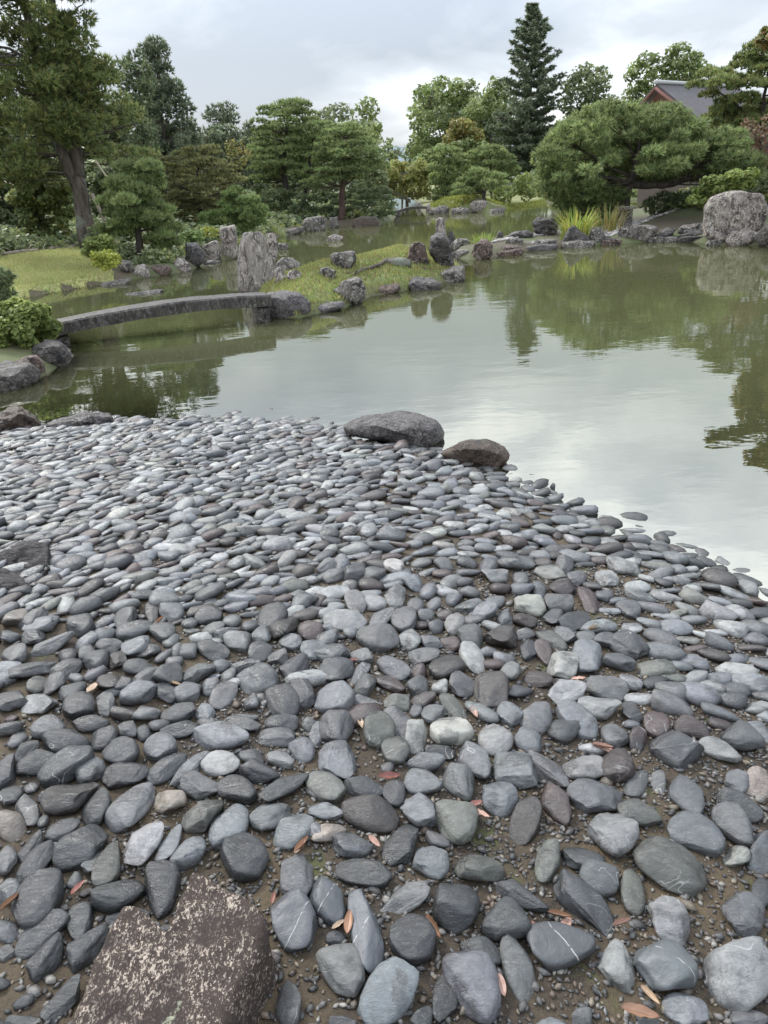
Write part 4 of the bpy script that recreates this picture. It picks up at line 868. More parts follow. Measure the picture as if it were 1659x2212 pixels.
tree('broadleaf_tree', 'grey-green feathery tree between the fir and the roof', (1265, 420), 70, [[(1212, 215), (1220, 180), (1245, 160), (1262, 138), (1300, 142), (1325, 165), (1318, 200), (1325, 240), (1300, 270), (1230, 270)]], [([(1270, 430), (1268, 300), (1265, 220), (1285, 160)], 5, 1.5), ([(1266, 260), (1240, 210), (1232, 190)], 3, 1)], 'leaf', 26, 0.75, 'broad_dark', 1.1, 6.5, .8, .8, group=BG)
tree('broadleaf_tree', 'light feathery tree behind the shingled roof', (1440, 400), 66, [[(1345, 230), (1352, 170), (1375, 130), (1420, 120), (1450, 98), (1500, 105), (1530, 130), (1525, 165), (1440, 190), (1400, 220), (1380, 240)]], [([(1430, 430), (1430, 260), (1425, 190), (1440, 130)], 5, 1.5), ([(1428, 220), (1385, 180), (1370, 160)], 3, 1)], 'leaf', 28, 0.75, 'broad', 1.15, 6.5, .8, .8, group=BG)
tree('evergreen_tree', 'mixed hedge trees along the ground behind the great pine', (1300, 420), 62, [[(1190, 290), (1230, 250), (1300, 225), (1390, 215), (1420, 240), (1420, 330), (1200, 380)]], [([(1300, 430), (1300, 340), (1300, 280)], 4, 2)], 'leaf', 30, 0.7, 'broad', 1.3, 7, .8, .5, group=BG)
# right bank
tree('pine_tree', 'great spreading pine with dark sweeping limbs on the right bank', (1374, 482), 27, [
        [(1158, 350), (1180, 320), (1200, 290), (1230, 255), (1275, 235), (1340, 228), (1400, 232), (1450, 224), (1490, 245), (1520, 275), (1530, 310), (1540, 360), (1500, 385), (1430, 400), (1330, 385), (1260, 375), (1230, 420), (1195, 440), (1168, 410)],
        dict(p=[(1180, 400), (1250, 370), (1330, 385), (1345, 420), (1330, 450), (1290, 445), (1230, 450), (1200, 440)]),
        dict(p=[(1510, 330), (1530, 290), (1570, 275), (1610, 300), (1635, 345), (1632, 385), (1590, 400), (1540, 385)])],
     [([(1356, 492), (1354, 450), (1358, 415), (1362, 395)], 13, 12), ([(1362, 395), (1372, 360), (1378, 330), (1385, 290)], 15, 5), ([(1378, 345), (1395, 310), (1400, 285)], 8, 3), ([(1372, 365), (1368, 335), (1355, 300)], 8, 3),
      ([(1362, 398), (1400, 402), (1440, 400), (1475, 390), (1510, 380)], 16, 9), ([(1475, 390), (1500, 360), (1530, 335), (1560, 310)], 9, 3), ([(1362, 396), (1330, 388), (1290, 380), (1250, 390)], 12, 4), ([(1365, 385), (1300, 350), (1250, 320)], 7, 2)],
     'ball', 36, 0.36, 'pine', 1.5, 11, 0.75, 0.75, spacing=0.68, show=True)
tree('pine_tree', 'tall clipped pine at the right edge beside the roof', (1620, 380), 33, [[(1490, 205), (1500, 170), (1530, 152), (1570, 165), (1590, 145), (1610, 110), (1660, 75), (1760, 60), (1800, 160), (1760, 270), (1640, 280), (1590, 260), (1560, 250), (1540, 215)], dict(p=[(1520, 250), (1560, 235), (1600, 260), (1590, 285), (1545, 285)])],
     [([(1640, 395), (1640, 330), (1645, 250), (1660, 150)], 12, 5), ([(1642, 280), (1590, 225), (1540, 190)], 6, 2)], 'pad', 40, 0.45, 'olive', 1.55, 8, 0.8, 0.8, spacing=0.72)
tree('shrub', 'reddish-brown twiggy shrub at the right edge', (1640, 385), 28, [[(1598, 290), (1610, 260), (1640, 252), (1690, 255), (1700, 370), (1640, 375), (1610, 340)]], [([(1650, 392), (1650, 350), (1640, 300)], 3, 1.5), ([(1650, 370), (1665, 330), (1670, 290)], 2, 1)], 'leaf', 24, 0.8, 'russet', 0.8, 6, .8, .8, cat='shrub')
tree('shrub', 'leafy bright-green bush behind the giant boulder', (1550, 455), 25, [[(1490, 440), (1505, 400), (1530, 378), (1575, 372), (1625, 370), (1640, 395), (1580, 412), (1545, 420), (1525, 445)]], [], 'leaf', 24, 0.7, 'azalea', 1.6, 8, .8, .7, cat='shrub', twig=False)
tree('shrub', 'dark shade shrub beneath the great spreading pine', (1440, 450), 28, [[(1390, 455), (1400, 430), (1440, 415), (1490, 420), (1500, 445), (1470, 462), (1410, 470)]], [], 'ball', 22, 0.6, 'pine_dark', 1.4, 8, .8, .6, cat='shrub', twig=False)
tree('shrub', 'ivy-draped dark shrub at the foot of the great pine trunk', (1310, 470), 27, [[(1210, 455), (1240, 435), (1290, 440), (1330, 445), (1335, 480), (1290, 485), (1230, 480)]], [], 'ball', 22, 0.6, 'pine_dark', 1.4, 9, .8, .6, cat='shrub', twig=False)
# an autumn maple out of frame on the right bank: the pond mirrors its overhanging boughs, a red spray shows in the top corner
tree('maple_tree', 'autumn maple overhanging the right edge, mirrored in the pond', (1800, 480), 18.5, [[(1688, 215), (1700, 180), (1735, 110), (1770, 50), (1806, 0), (1880, -40), (2050, -40), (2150, 60), (2150, 250), (1950, 340), (1760, 330), (1700, 290)], dict(p=[(1640, 78), (1655, 62), (1700, 70), (1760, 90), (1740, 120), (1680, 105), (1650, 96)], pad=24)],
     [([(1850, 500), (1850, 350), (1840, 200), (1860, 100), (1880, 20)], 26, 8), ([(1845, 250), (1780, 160), (1700, 90)], 10, 3), ([(1850, 280), (1780, 240), (1710, 230)], 8, 3)], 'leaf', 44, 0.7, 'maple', 0.85, 12, .8, .7)
# clipped bushes close to the pond on the left
AZ = 'clipped azaleas by the pond'
tree('azalea_bush', 'bright leafy clipped azalea beside the slab bridge end', (55, 752), 11.0, [[(-60, 700), (-40, 672), (0, 656), (50, 655), (95, 664), (118, 690), (122, 715), (100, 735), (50, 748), (0, 748), (-50, 735)]], [], 'leaf', 34, 0.75, 'azalea', 2.2, 8.5, .8, .85, cat='shrub', twig=False, group=AZ, spacing=0.6)
tree('azalea_bush', 'small lime-green clipped bush on the lawn edge', (228, 580), 19.2, [[(196, 560), (200, 548), (222, 543), (248, 545), (261, 558), (258, 572), (235, 580), (205, 576)]], [], 'leaf', 16, 0.7, 'lime', 2.2, 5, .8, .9, cat='shrub', twig=False, group=AZ, spacing=0.6)
tree('azalea_bush', 'rounded green bush behind the lime-green one', (212, 552), 21, [[(180, 545), (182, 525), (195, 510), (215, 508), (240, 515), (246, 540), (225, 552), (195, 553)]], [], 'leaf', 18, 0.75, 'azalea', 2.0, 6, .8, .9, cat='shrub', twig=False, group=AZ, spacing=0.6)
tree('azalea_bush', 'low green bush between the round pine and the blotched stone', (415, 530), 25, [[(380, 525), (388, 505), (410, 495), (435, 498), (438, 515), (420, 528), (395, 535)]], [], 'leaf', 16, 0.75, 'fresh', 1.9, 6, .8, .9, cat='shrub', twig=False, group=AZ, spacing=0.65)
tree('azalea_bush', 'bright sprig of low plants on the shore wall', (455, 500), 26, [[(436, 505), (440, 494), (458, 489), (470, 495), (468, 508), (450, 512)]], [], 'leaf', 10, 0.7, 'lime', 1.5, 5, .8, .9, cat='shrub', twig=False, group=AZ)
tree('pine_tree', 'dark needle tip of a pine at the left picture edge', (0, 668), 14, [[(-90, 640), (-60, 600), (-20, 580), (14, 585), (28, 610), (28, 640), (10, 660), (-60, 670)]], [([(-50, 690), (-45, 650), (-40, 620)], 8, 4)], 'ball', 30, 0.6, 'pine_dark', 1.6, 11, .8, .8)

# ground cover under the trees and the far wood that closes the garden
r = np.random.default_rng(77); V = []; Fc = []; C = []; nn_ = 0
q = np.c_[r.uniform(-34, 34, 60000), r.uniform(8, 75, 60000)]; q = q[np.abs(q[:, 0]) < 3 + 0.56 * q[:, 1]]
_, S_ = height(q, True); lawnd = sdist(q, lawn_in)
ok_l = (S_['left'] > 0.5) & (lawnd < -0.25) & ((S_['left'] > 1.6) | (r.random(len(q)) < 0.35))
ok_r = (S_['right'] > 4.2) & (q[:, 0] > 6.5); ok_f = (S_['far'] > 6.5) | ((S_['far'] > 0.5) & (q[:, 0] > 14)); ok_a = (S_['abut'] > 0.3)
q = q[(ok_l | ok_r | ok_f)]; dist = np.hypot(q[:, 0], q[:, 1]); q = q[r.random(len(q)) < np.clip(26 / dist, 0.15, 1) * 0.55]
dist = np.hypot(q[:, 0], q[:, 1]); z = height(q); tall = 0.5 + 0.5 * vnoise(np.c_[q * 0.33, np.zeros(len(q))], 9)
for lo, hi_ in ((0, 18), (18, 26), (26, 36), (36, 52), (52, 90)):
    k = (dist >= lo) & (dist < hi_)
    if not k.any(): continue
    mp_ = (lo + hi_) / 2 * 1.0 / F if lo else 14 / F
    for pal_, sel in (('broad_dark', 0), ('olive', 1), ('pine_dark', 2)):
        kk = k & ((np.arange(len(q)) % 3) == sel); sz = r.uniform(0.16, 0.42, kk.sum()) * (0.6 + tall[kk]); up = sz * 0.7
        pads = np.c_[q[kk], z[kk] + up * 0.5, sz, up]
        v, f, c = foliage(pads, 'leaf', 7.5 * mp_, 1, 0.6, mp_, pal_, r); V.append(v); Fc.append(f + nn_); C.append(c); nn_ += len(v)
tag(link('undergrowth', mesh_arr('undergrowth', np.vstack(V), np.vstack(Fc), np.vstack(C)), MAT['leaf']), 'low leafy undergrowth covering the ground beneath the trees', 'undergrowth', kind='stuff')
pads = {'broad_dark': [], 'fir': [], 'broad': []}
for i in range(520):
    az = r.uniform(-0.62, 0.66); D = r.uniform(86, 118); gap = math.exp(-((az - 0.045) / 0.022) ** 2)
    top = (7.2 + 2.6 * math.sin(az * 9 + 1) + 1.8 * math.sin(az * 23)) * (1 - 0.80 * gap)
    zz = r.random() ** 0.8 * top; s_ = r.uniform(1.0, 2.0) * (1 - 0.5 * gap)
    pads[('broad_dark', 'fir', 'broad')[int(3 * (0.5 + 0.499 * math.sin(az * 31 + D * .2)))]].append((D * math.sin(az), D * math.cos(az), 1.5 + zz * 0.92, s_, s_ * 0.8))
V = []; Fc = []; C = []; nn_ = 0
for k, pd in pads.items():
    v, f, c = foliage(pd, 'leaf', 7.5 * 100 / F, 1, 0.85, 100 / F, k, r); V.append(v); Fc.append(f + nn_); C.append(c); nn_ += len(v)
tag(link('woodland', mesh_arr('woodland', np.vstack(V), np.vstack(Fc), np.vstack(C)), MAT['leaf']), 'distant green wood closing the garden behind the ponds', 'woods', kind='stuff')
# ------------------------------------------------------------------ built things
# arched slab bridge to the island
PL, PR = gnd(112, 729, 0.15), gnd(572, 662, 0.25)
axis_ = PR - PL; Lb = np.linalg.norm(axis_[:2]); ex = np.array([*axis_[:2] / Lb, 0]); ey = np.array([-ex[1], ex[0], 0])
root = thing('slab_bridge', 'gently arched weathered stone slab bridge to the island', 'bridge', (PL + PR) / 2)
v, f = [], []; NS = 40; wid = 0.46; th = 0.17
secp = [(0, 0.0), (0, th - .025), (.025, th), (wid - .025, th), (wid, th - .025), (wid, 0.0)]
for i in range(NS + 1):
    u = i / NS; s = -0.30 + u * (Lb + 0.42); arch = 0.075 * (1 - ((s - Lb / 2) / (Lb / 2)) ** 2)
    zb = np.interp(s, [0, Lb], [PL[2], PR[2]]) + arch
    for (a, b) in secp:
        q = PL + ex * s + ey * (a - 0.0); v.append((q[0], q[1], zb + b))
v = np.array(v); v += 0.008 * np.c_[vnoise(v * 5, 1), vnoise(v * 5, 2), vnoise(v * 4, 3)]
k = len(secp)
for i in range(NS):
    for j in range(k):
        f.append((i * k + j, i * k + (j + 1) % k, (i + 1) * k + (j + 1) % k, (i + 1) * k + j))
f.append(tuple(range(k))); f.append(tuple(NS * k + j for j in reversed(range(k))))
me = bpy.data.meshes.new('slab'); c0 = (PL + PR) / 2; me.from_pydata((v - c0).tolist(), [], f); me.update()
link('slab', me, MAT['slab'], root)
mb = MB(); q = PR - ex * 0.02 + ey * wid / 2; mb.box((q[0], q[1], 0.0), (0.10, wid * .38, PR[2] - 0.0), math.atan2(ex[1], ex[0])); mb.build('pier', MAT['rock_dark'], root, smooth=False, off=c0)
mb = MB(); q = PL + ex * 0.0 + ey * wid / 2; mb.box((q[0], q[1], -0.02), (0.22, wid * .42, PL[2] + 0.0), math.atan2(ex[1], ex[0])); mb.build('pier', MAT['rock_dark'], root, smooth=False, off=c0)

# far bridges
A_, B_ = gnd(858, 458, 0.25), gnd(922, 452, 0.30); B_ = A_ + (on_plane(922, 449, A_) - A_); mp = mpp_at(A_)
root = thing('slab_bridge', 'small grey slab bridge far across the pond', 'bridge', A_)
mb = MB(); X = [A_ + (B_ - A_) * u + np.array([0, 0, 0.10 * math.sin(u * math.pi)]) for u in np.linspace(0, 1, 9)]
X = np.array(X); v = []; f = []
for i, x in enumerate(X):
    for dy in (0, .5):
        for dz in (-.07, .07): v.append(x + np.array([0, dy, dz]))
for i in range(8):
    a = i * 4; f += [(a, a + 1, a + 5, a + 4), (a + 1, a + 3, a + 7, a + 5), (a + 3, a + 2, a + 6, a + 7), (a + 2, a, a + 4, a + 6)]
mb.add(v, f); mb.build('slab', MAT['slab'], root, smooth=False, off=A_)
mb = MB(); mb.box((A_[0], A_[1] + .25, 0.05), (.2, .25, .28)); mb.build('pier', MAT['rock_dark'], root, smooth=False, off=A_)
C_ = at((835, 430), 58); root = thing('earth_bridge', 'mossy arched earthen bridge behind the far slab bridge', 'bridge', C_)
xs = np.array([(806, 418), (820, 411), (840, 411), (858, 416), (872, 425), (886, 434)]); X = on_plane(xs[:, 0], xs[:, 1], C_); v = []; f = []
for x in X:
    for dy in (-.7, .7):
        for dz in (-.16, .10): v.append(x + np.array([0, dy, dz]))
for i in range(len(X) - 1):
    a = i * 4; f += [(a, a + 1, a + 5, a + 4), (a + 1, a + 3, a + 7, a + 5), (a + 3, a + 2, a + 6, a + 7), (a + 2, a, a + 4, a + 6)]
mb = MB(); mb.add(v, f); mb.build('deck', MAT['ground'], root, smooth=False, off=C_)
m, t, p, o = new_mat('weathered_timber'); g = wpos(t); nn = noise(t, mapping(t, g, (6, 6, 1)), 6, 5, .6)
setin(t, p.inputs['Base Color'], mixc(t, nn, (0.10, 0.075, 0.055), (0.36, 0.31, 0.25))); p.inputs['Roughness'].default_value = .8; MAT['timber'] = m
m, t, p, o = new_mat('bamboo'); g = wpos(t); nn = noise(t, g, 5, 4, .6)
setin(t, p.inputs['Base Color'], mixc(t, nn, (0.30, 0.25, 0.17), (0.52, 0.46, 0.34))); p.inputs['Roughness'].default_value = .55; MAT['bamboo'] = m
for a, b in (((868, 452), (869, 432)), ((877, 450), (878, 433))):
    P0, P1 = on_plane(*a, C_), on_plane(*b, C_); mb = MB(); mb.tube([P0 - [0, 0, .3], P1], 0.07, 6); mb.build('post', MAT['timber'], root, off=C_)

# tree stump with a long surface root on the island
S0 = hit(850, 572); root = thing('tree_stump', 'weathered grey-brown tree stump with a long root on the island', 'stump', S0)
mp = mpp_at(S0); r = np.random.default_rng(3)
tops = np.array([(822, 570), (832, 561), (850, 556), (868, 555), (884, 559), (888, 570)], float)
v_, f_ = ico(4); wS = 34 * mp; V = v_ * np.array([wS, wS * .7, 15 * mp]); V[:, 2] = np.minimum(V[:, 2], 12.5 * mp); V += unit(v_) * (0.12 * wS * fbm(v_ * 3.2, 4))[:, None]
C0 = on_plane(855, 572, S0) + np.array([0, .15, 0]); link('stump', mesh_arr('stump', V + C0 - S0, f_, smooth=True), MAT['bark_old'], root)
for pts, w0 in (([(835, 566), (812, 578), (790, 583), (770, 587), (740, 591)], 9), ([(780, 585), (765, 596), (752, 606)], 5), ([(880, 566), (905, 575), (925, 585)], 6)):
    X = np.array([hit(*q) for q in pts]) + np.array([0, 0, .02]); tt = np.linspace(0, 1, 18); cs_ = np.linspace(0, 1, len(X))
    X = np.c_[[np.interp(tt, cs_, X[:, i]) for i in range(3)]].T + np.c_[vnoise(np.c_[tt * 6, tt * 0, tt * 0], 2) * .05, vnoise(np.c_[tt * 6, tt * 0 + 3, tt * 0], 2) * .05, vnoise(np.c_[tt * 7, tt * 0 + 9, tt * 0], 2) * .025]
    mb = MB(); mb.tube(X, np.linspace(w0, w0 * .35, 18) * mp * .5, 8); mb.build('root', MAT['bark_old'], root, off=S0)

# props of the old pine
PB = at((187, 494), 24.6)
for pts, w0, lab in (([(206, 346), (243, 392), (300, 455), (330, 488)], 4.2, 'long pale bamboo prop slanting up to the old pine'), ([(198, 418), (215, 440), (238, 470), (250, 492)], 7.5, 'thick brown timber prop leaning against the old pine')):
    X = np.array([on_plane(*q, PB) for q in pts]); X[-1, 2] = height(X[-1:, :2])[0] - .05
    X = np.linspace(X[0], X[-1], 8); mb = MB(); mb.tube(X, w0 * mpp_at(PB) * .5, 8)
    ob = mb.build('tree_prop', MAT['bamboo' if w0 < 6 else 'timber'], None, off=X[-1]); ob.location = X[-1]; tag(ob, lab, 'prop', 'props of the old pine')

# hooped bamboo edging and low log border behind the lawn
hoops = [((-10, 553), (27, 546)), ((31, 546), (54, 545)), ((60, 544), (86, 541)), ((92, 541), (116, 537)), ((134, 535), (156, 531))]
words_n = ['first', 'second', 'third', 'fourth', 'fifth', 'sixth', 'seventh', 'eighth', 'ninth', 'tenth']
for i, (a, b) in enumerate(hoops):
    Pa, Pb = hit(*a), hit(*b); hh = 0.20
    u = np.linspace(0, 1, 12); X = Pa + (Pb - Pa) * u[:, None]; X[:, 2] = height(X[:, :2]) - .03 + hh * np.sin(u * math.pi) ** 0.7
    mb = MB(); mb.tube(X, 0.011, 5); ob = mb.build('bamboo_hoop', MAT['bamboo'], None, off=Pa); ob.location = Pa
    tag(ob, f'thin bent bamboo hoop edging the lawn, {words_n[i]} from the picture edge', 'hoop', 'bamboo hoops behind the lawn')
for i, (a, b) in enumerate((((-20, 554), (44, 547)), ((47, 547), (82, 544)), ((108, 540), (158, 535)), ((162, 533), (184, 530)))):
    Pa, Pb = hit(*a), hit(*b); X = np.linspace(Pa, Pb, 8); X[:, 2] = height(X[:, :2]) + .04; X += r.normal(0, .008, X.shape)
    mb = MB(); mb.tube(X, 0.05, 8); ob = mb.build('edging_log', MAT['timber'], None, off=Pa); ob.location = Pa
    tag(ob, f'low weathered log bordering the lawn top, {words_n[i]} from the picture edge', 'log', 'logs bordering the lawn')

# house on the right: steep dark roof, white ridge, red-brown gable
m, t, p, o = new_mat('shingle_roof'); g = wpos(t); nn = noise(t, g, 3, 6, .65); n2 = noise(t, g, 14, 3, .6)
setin(t, p.inputs['Base Color'], mixc(t, nn, (0.055, 0.05, 0.052), (0.125, 0.115, 0.12))); p.inputs['Roughness'].default_value = .9; bump(t, p, n2, .6, .08); MAT['roof'] = m
m, t, p, o = new_mat('plaster'); p.inputs['Base Color'].default_value = (0.42, 0.42, 0.41, 1); p.inputs['Roughness'].default_value = .8; MAT['plaster'] = m
m, t, p, o = new_mat('red_timber'); g = wpos(t); nn = noise(t, mapping(t, g, (9, 9, .6)), 3, 4, .6)
setin(t, p.inputs['Base Color'], mixc(t, nn, (0.075, 0.028, 0.02), (0.17, 0.06, 0.042))); p.inputs['Roughness'].default_value = .7; MAT['red_timber'] = m
m, t, p, o = new_mat('dark_timber'); p.inputs['Base Color'].default_value = (0.05, 0.038, 0.03, 1); p.inputs['Roughness'].default_value = .8; MAT['timber_dark'] = m
HB = at((1450, 330), 46); root = thing('house', 'house with steep dark shingle roof, white ridge and red-brown gable', 'house', HB)
def HP(x, y, off=0.0):
    n = np.array([HB[0], HB[1], 0]); n /= np.linalg.norm(n); P = HB + n * off; return on_plane(x, y, P)
ridge0, ridge1 = HP(1418, 181, 0), HP(1600, 158, 7)
eR0, eL0 = HP(1520, 262, -1.5), HP(1362, 246, 3.0)
dR = ridge1 - ridge0; dR[2] = 0
ridge1 = ridge0 + dR
def quad_slab(a, b, c, d, th_):
    a, b, c, d = [np.array(q, float) for q in (a, b, c, d)]; n = np.cross(b - a, d - a); n /= np.linalg.norm(n); n *= th_
    if n[2] < 0: n = -n
    return np.array([a, b, c, d, a - n, b - n, c - n, d - n]), [(0, 1, 2, 3), (7, 6, 5, 4), (0, 4, 5, 1), (1, 5, 6, 2), (2, 6, 7, 3), (3, 7, 4, 0)]
for e0 in (eR0, eL0):
    mb = MB(); mb.add(*quad_slab(ridge0, ridge1, e0 + dR, e0, .28)); mb.build('roof', MAT['roof'], root, smooth=False, off=HB)
mb = MB(); gdir = dR / np.linalg.norm(dR); g0 = ridge0 + gdir * .35 - np.array([0, 0, .35])
mb.add([g0, eL0 + gdir * .35 + [0, 0, -.05] + (ridge0 - eL0) * [.06, .06, 0], eR0 + gdir * .35 + [0, 0, -.05] + (ridge0 - eR0) * [.06, .06, 0], g0 + gdir * .1, eL0 + gdir * .45, eR0 + gdir * .45], [(0, 1, 2, 2), (3, 5, 4, 4), (0, 3, 4, 1), (1, 4, 5, 2), (2, 5, 3, 0)])
mb.build('gable', MAT['red_timber'], root, smooth=False, off=HB)
mb = MB(); X0 = ridge0 - gdir * .15 + [0, 0, .12]; X1 = ridge1 + [0, 0, .12]; mb.tube([X0 - [0, 0, .04], (X0 + X1) / 2 - [0, 0, .04], X1 - [0, 0, .04]], .10, 10); mb.build('ridge', MAT['plaster'], root, off=HB)
mb = MB(); eo = np.array([0, 0, -.45]); base_z = height(HB[None, :2])[0] - .3
cL, cR2 = eL0 + gdir * .8 + (eR0 - eL0) * .08, eL0 + gdir * .8 + (eR0 - eL0) * .92
qs = [cL, cR2, cR2 + dR * .85, cL + dR * .85]
vv = [np.array([q[0], q[1], min(eL0[2], eR0[2]) + .1]) for q in qs] + [np.array([q[0], q[1], base_z]) for q in qs]
mb.add(vv, [(0, 1, 5, 4), (1, 2, 6, 5), (2, 3, 7, 6), (3, 0, 4, 7)]); mb.build('wall', MAT['timber_dark'], root, smooth=False, off=HB)
for sgn, e0 in ((1, eR0), (-1, eL0)):
    mb = MB(); mb.tube([ridge0 - gdir * .03 - [0, 0, .2], e0 - gdir * .03 - [0, 0, .2]], .09, 6); mb.build('bargeboard', MAT['red_timber'], root, off=HB)

# a corner of a russet tiled roof at the far left
RB = at((-40, 480), 29); root = thing('garden_house', 'corner of a russet tiled roof at the far left edge', 'house', RB)
mb = MB(); a, b, c, d = [on_plane(*q, RB) for q in ((-120, 352), (0, 377), (33, 397), (-120, 402))]
nrm = np.array([RB[0], RB[1], 0]); nrm /= np.linalg.norm(nrm)
mb.add(*quad_slab(a + nrm * 1.2, b + nrm * 1.2, c - nrm * .3, d - nrm * .3, .08)); mt, t, p, o = new_mat('russet_tiles'); g = wpos(t)
nn = noise(t, mapping(t, g, (3, 3, 8)), 3, 4, .6); setin(t, p.inputs['Base Color'], mixc(t, nn, (0.07, 0.035, 0.028), (0.20, 0.11, 0.085))); bump(t, p, nn, .6, .05)
mb.build('roof', mt, root, smooth=False, off=RB)
mb = MB(); w0 = on_plane(-60, 440, RB); mb.box((w0[0] - 1.2, w0[1] + 1.0, w0[2] - .3), (1.2, .5, 1.1)); mb.build('wall', MAT['timber'], root, smooth=False, off=RB)

# stone post by the great pine, gravel strip on the spit, iris clumps
PB2 = at((1350, 495), 25.0); root = thing('stone_post', 'square stone post in the shade of the great pine', 'post', PB2)
v = []; mpx = mpp_at(PB2)
mb = MB(); top = on_plane(1352, 452, PB2); mb.box((PB2[0], PB2[1], (PB2[2] + top[2]) / 2 - .1), (10 * mpx, 10 * mpx, (top[2] - PB2[2]) / 2 + .1), .3); mb.build('shaft', MAT['rock_grey'], root, smooth=False, off=PB2)
mb = MB(); mb.box((PB2[0], PB2[1], top[2] + 2.5 * mpx), (14 * mpx, 14 * mpx, 2.5 * mpx), .3); mb.build('cap', MAT['rock_grey'], root, smooth=False, off=PB2)
def clump(label, base, hpx, n_, spread, pal, seed, wpx=2.0, group='iris and sedge clumps'):
    r = np.random.default_rng(seed); B = hit(*base); mp = mpp_at(B); V = []; Fc = []; C = []; pal = np.array(pal)
    for i in range(n_):
        a = r.uniform(0, 6.283); h = hpx * mp * r.uniform(.55, 1.1); b = B + np.array([math.cos(a), math.sin(a), 0]) * spread * mp * r.random() ** .5 * np.array([1, .6, 0])
        b[2] = max(height(b[None, :2])[0], 0) - .02; lean = r.uniform(.1, .75); d = np.array([math.cos(a), math.sin(a), 0]); sd_ = np.array([-d[1], d[0], 0]) * wpx * mp * .5
        k0 = len(V); cc = pal[r.integers(0, len(pal))] * r.uniform(.8, 1.2)
        for j, u in enumerate((0, .35, .65, .85, 1.0)):
            q = b + d * h * lean * u ** 2 + np.array([0, 0, h * (u - .38 * lean * u ** 3)]); ww = (1 - u) ** .6
            V += [q - sd_ * ww, q + sd_ * ww]; C += [cc, cc]
        for j in range(4): Fc += [(k0 + 2 * j, k0 + 2 * j + 1, k0 + 2 * j + 3, k0 + 2 * j + 2)]
    o = thing('iris_clump', label, 'plant', B, group)
    link('leaves', mesh_arr('leaves', np.array(V) - B, np.array(Fc), np.array(C)), MAT['grass'], o)
IR = [(.42, .42, .08), (.30, .38, .07), (.48, .44, .12), (.25, .33, .06)]
clump('tall arching yellow-green iris clump on the spit', (1243, 516), 72, 150, 34, IR, 5, 3.0)
clump('tawny dry sedge clump right of the iris', (1312, 500), 62, 120, 34, [(.30, .22, .08), (.24, .22, .07), (.20, .24, .07)], 6, 2.0)
clump('short bright grass tuft at the tip of the spit', (1042, 524), 26, 90, 30, [(.30, .38, .09), (.36, .40, .12), (.22, .32, .07)], 7, 1.8)
clump('wispy grass tuft beside the leaning lichened stone', (602, 508), 22, 40, 14, [(.22, .28, .08), (.30, .30, .10)], 8, 1.4)

# distant mountain, the blue haze of the air put into its flat colour
mx_, my_ = np.linspace(-900, 1100, 60), np.array([2900, 3300.0])
hm = 95 + 35 * vnoise(np.c_[mx_ / 160, mx_ * 0, mx_ * 0], 3) + 20 * vnoise(np.c_[mx_ / 50, mx_ * 0, mx_ * 0], 5)
v = np.vstack([np.c_[mx_, np.full(60, 2600), np.full(60, -5)], np.c_[mx_, np.full(60, 3000), hm], np.c_[mx_, np.full(60, 3500), np.full(60, -5)]])
m, t, p, o = new_mat('hazed_mountain'); p.inputs['Base Color'].default_value = (0.14, 0.175, 0.195, 1); p.inputs['Roughness'].default_value = 1
tag(link('mountain', mesh_arr('mountain', v, grid_faces(60, 3), smooth=True), m), kind='structure')
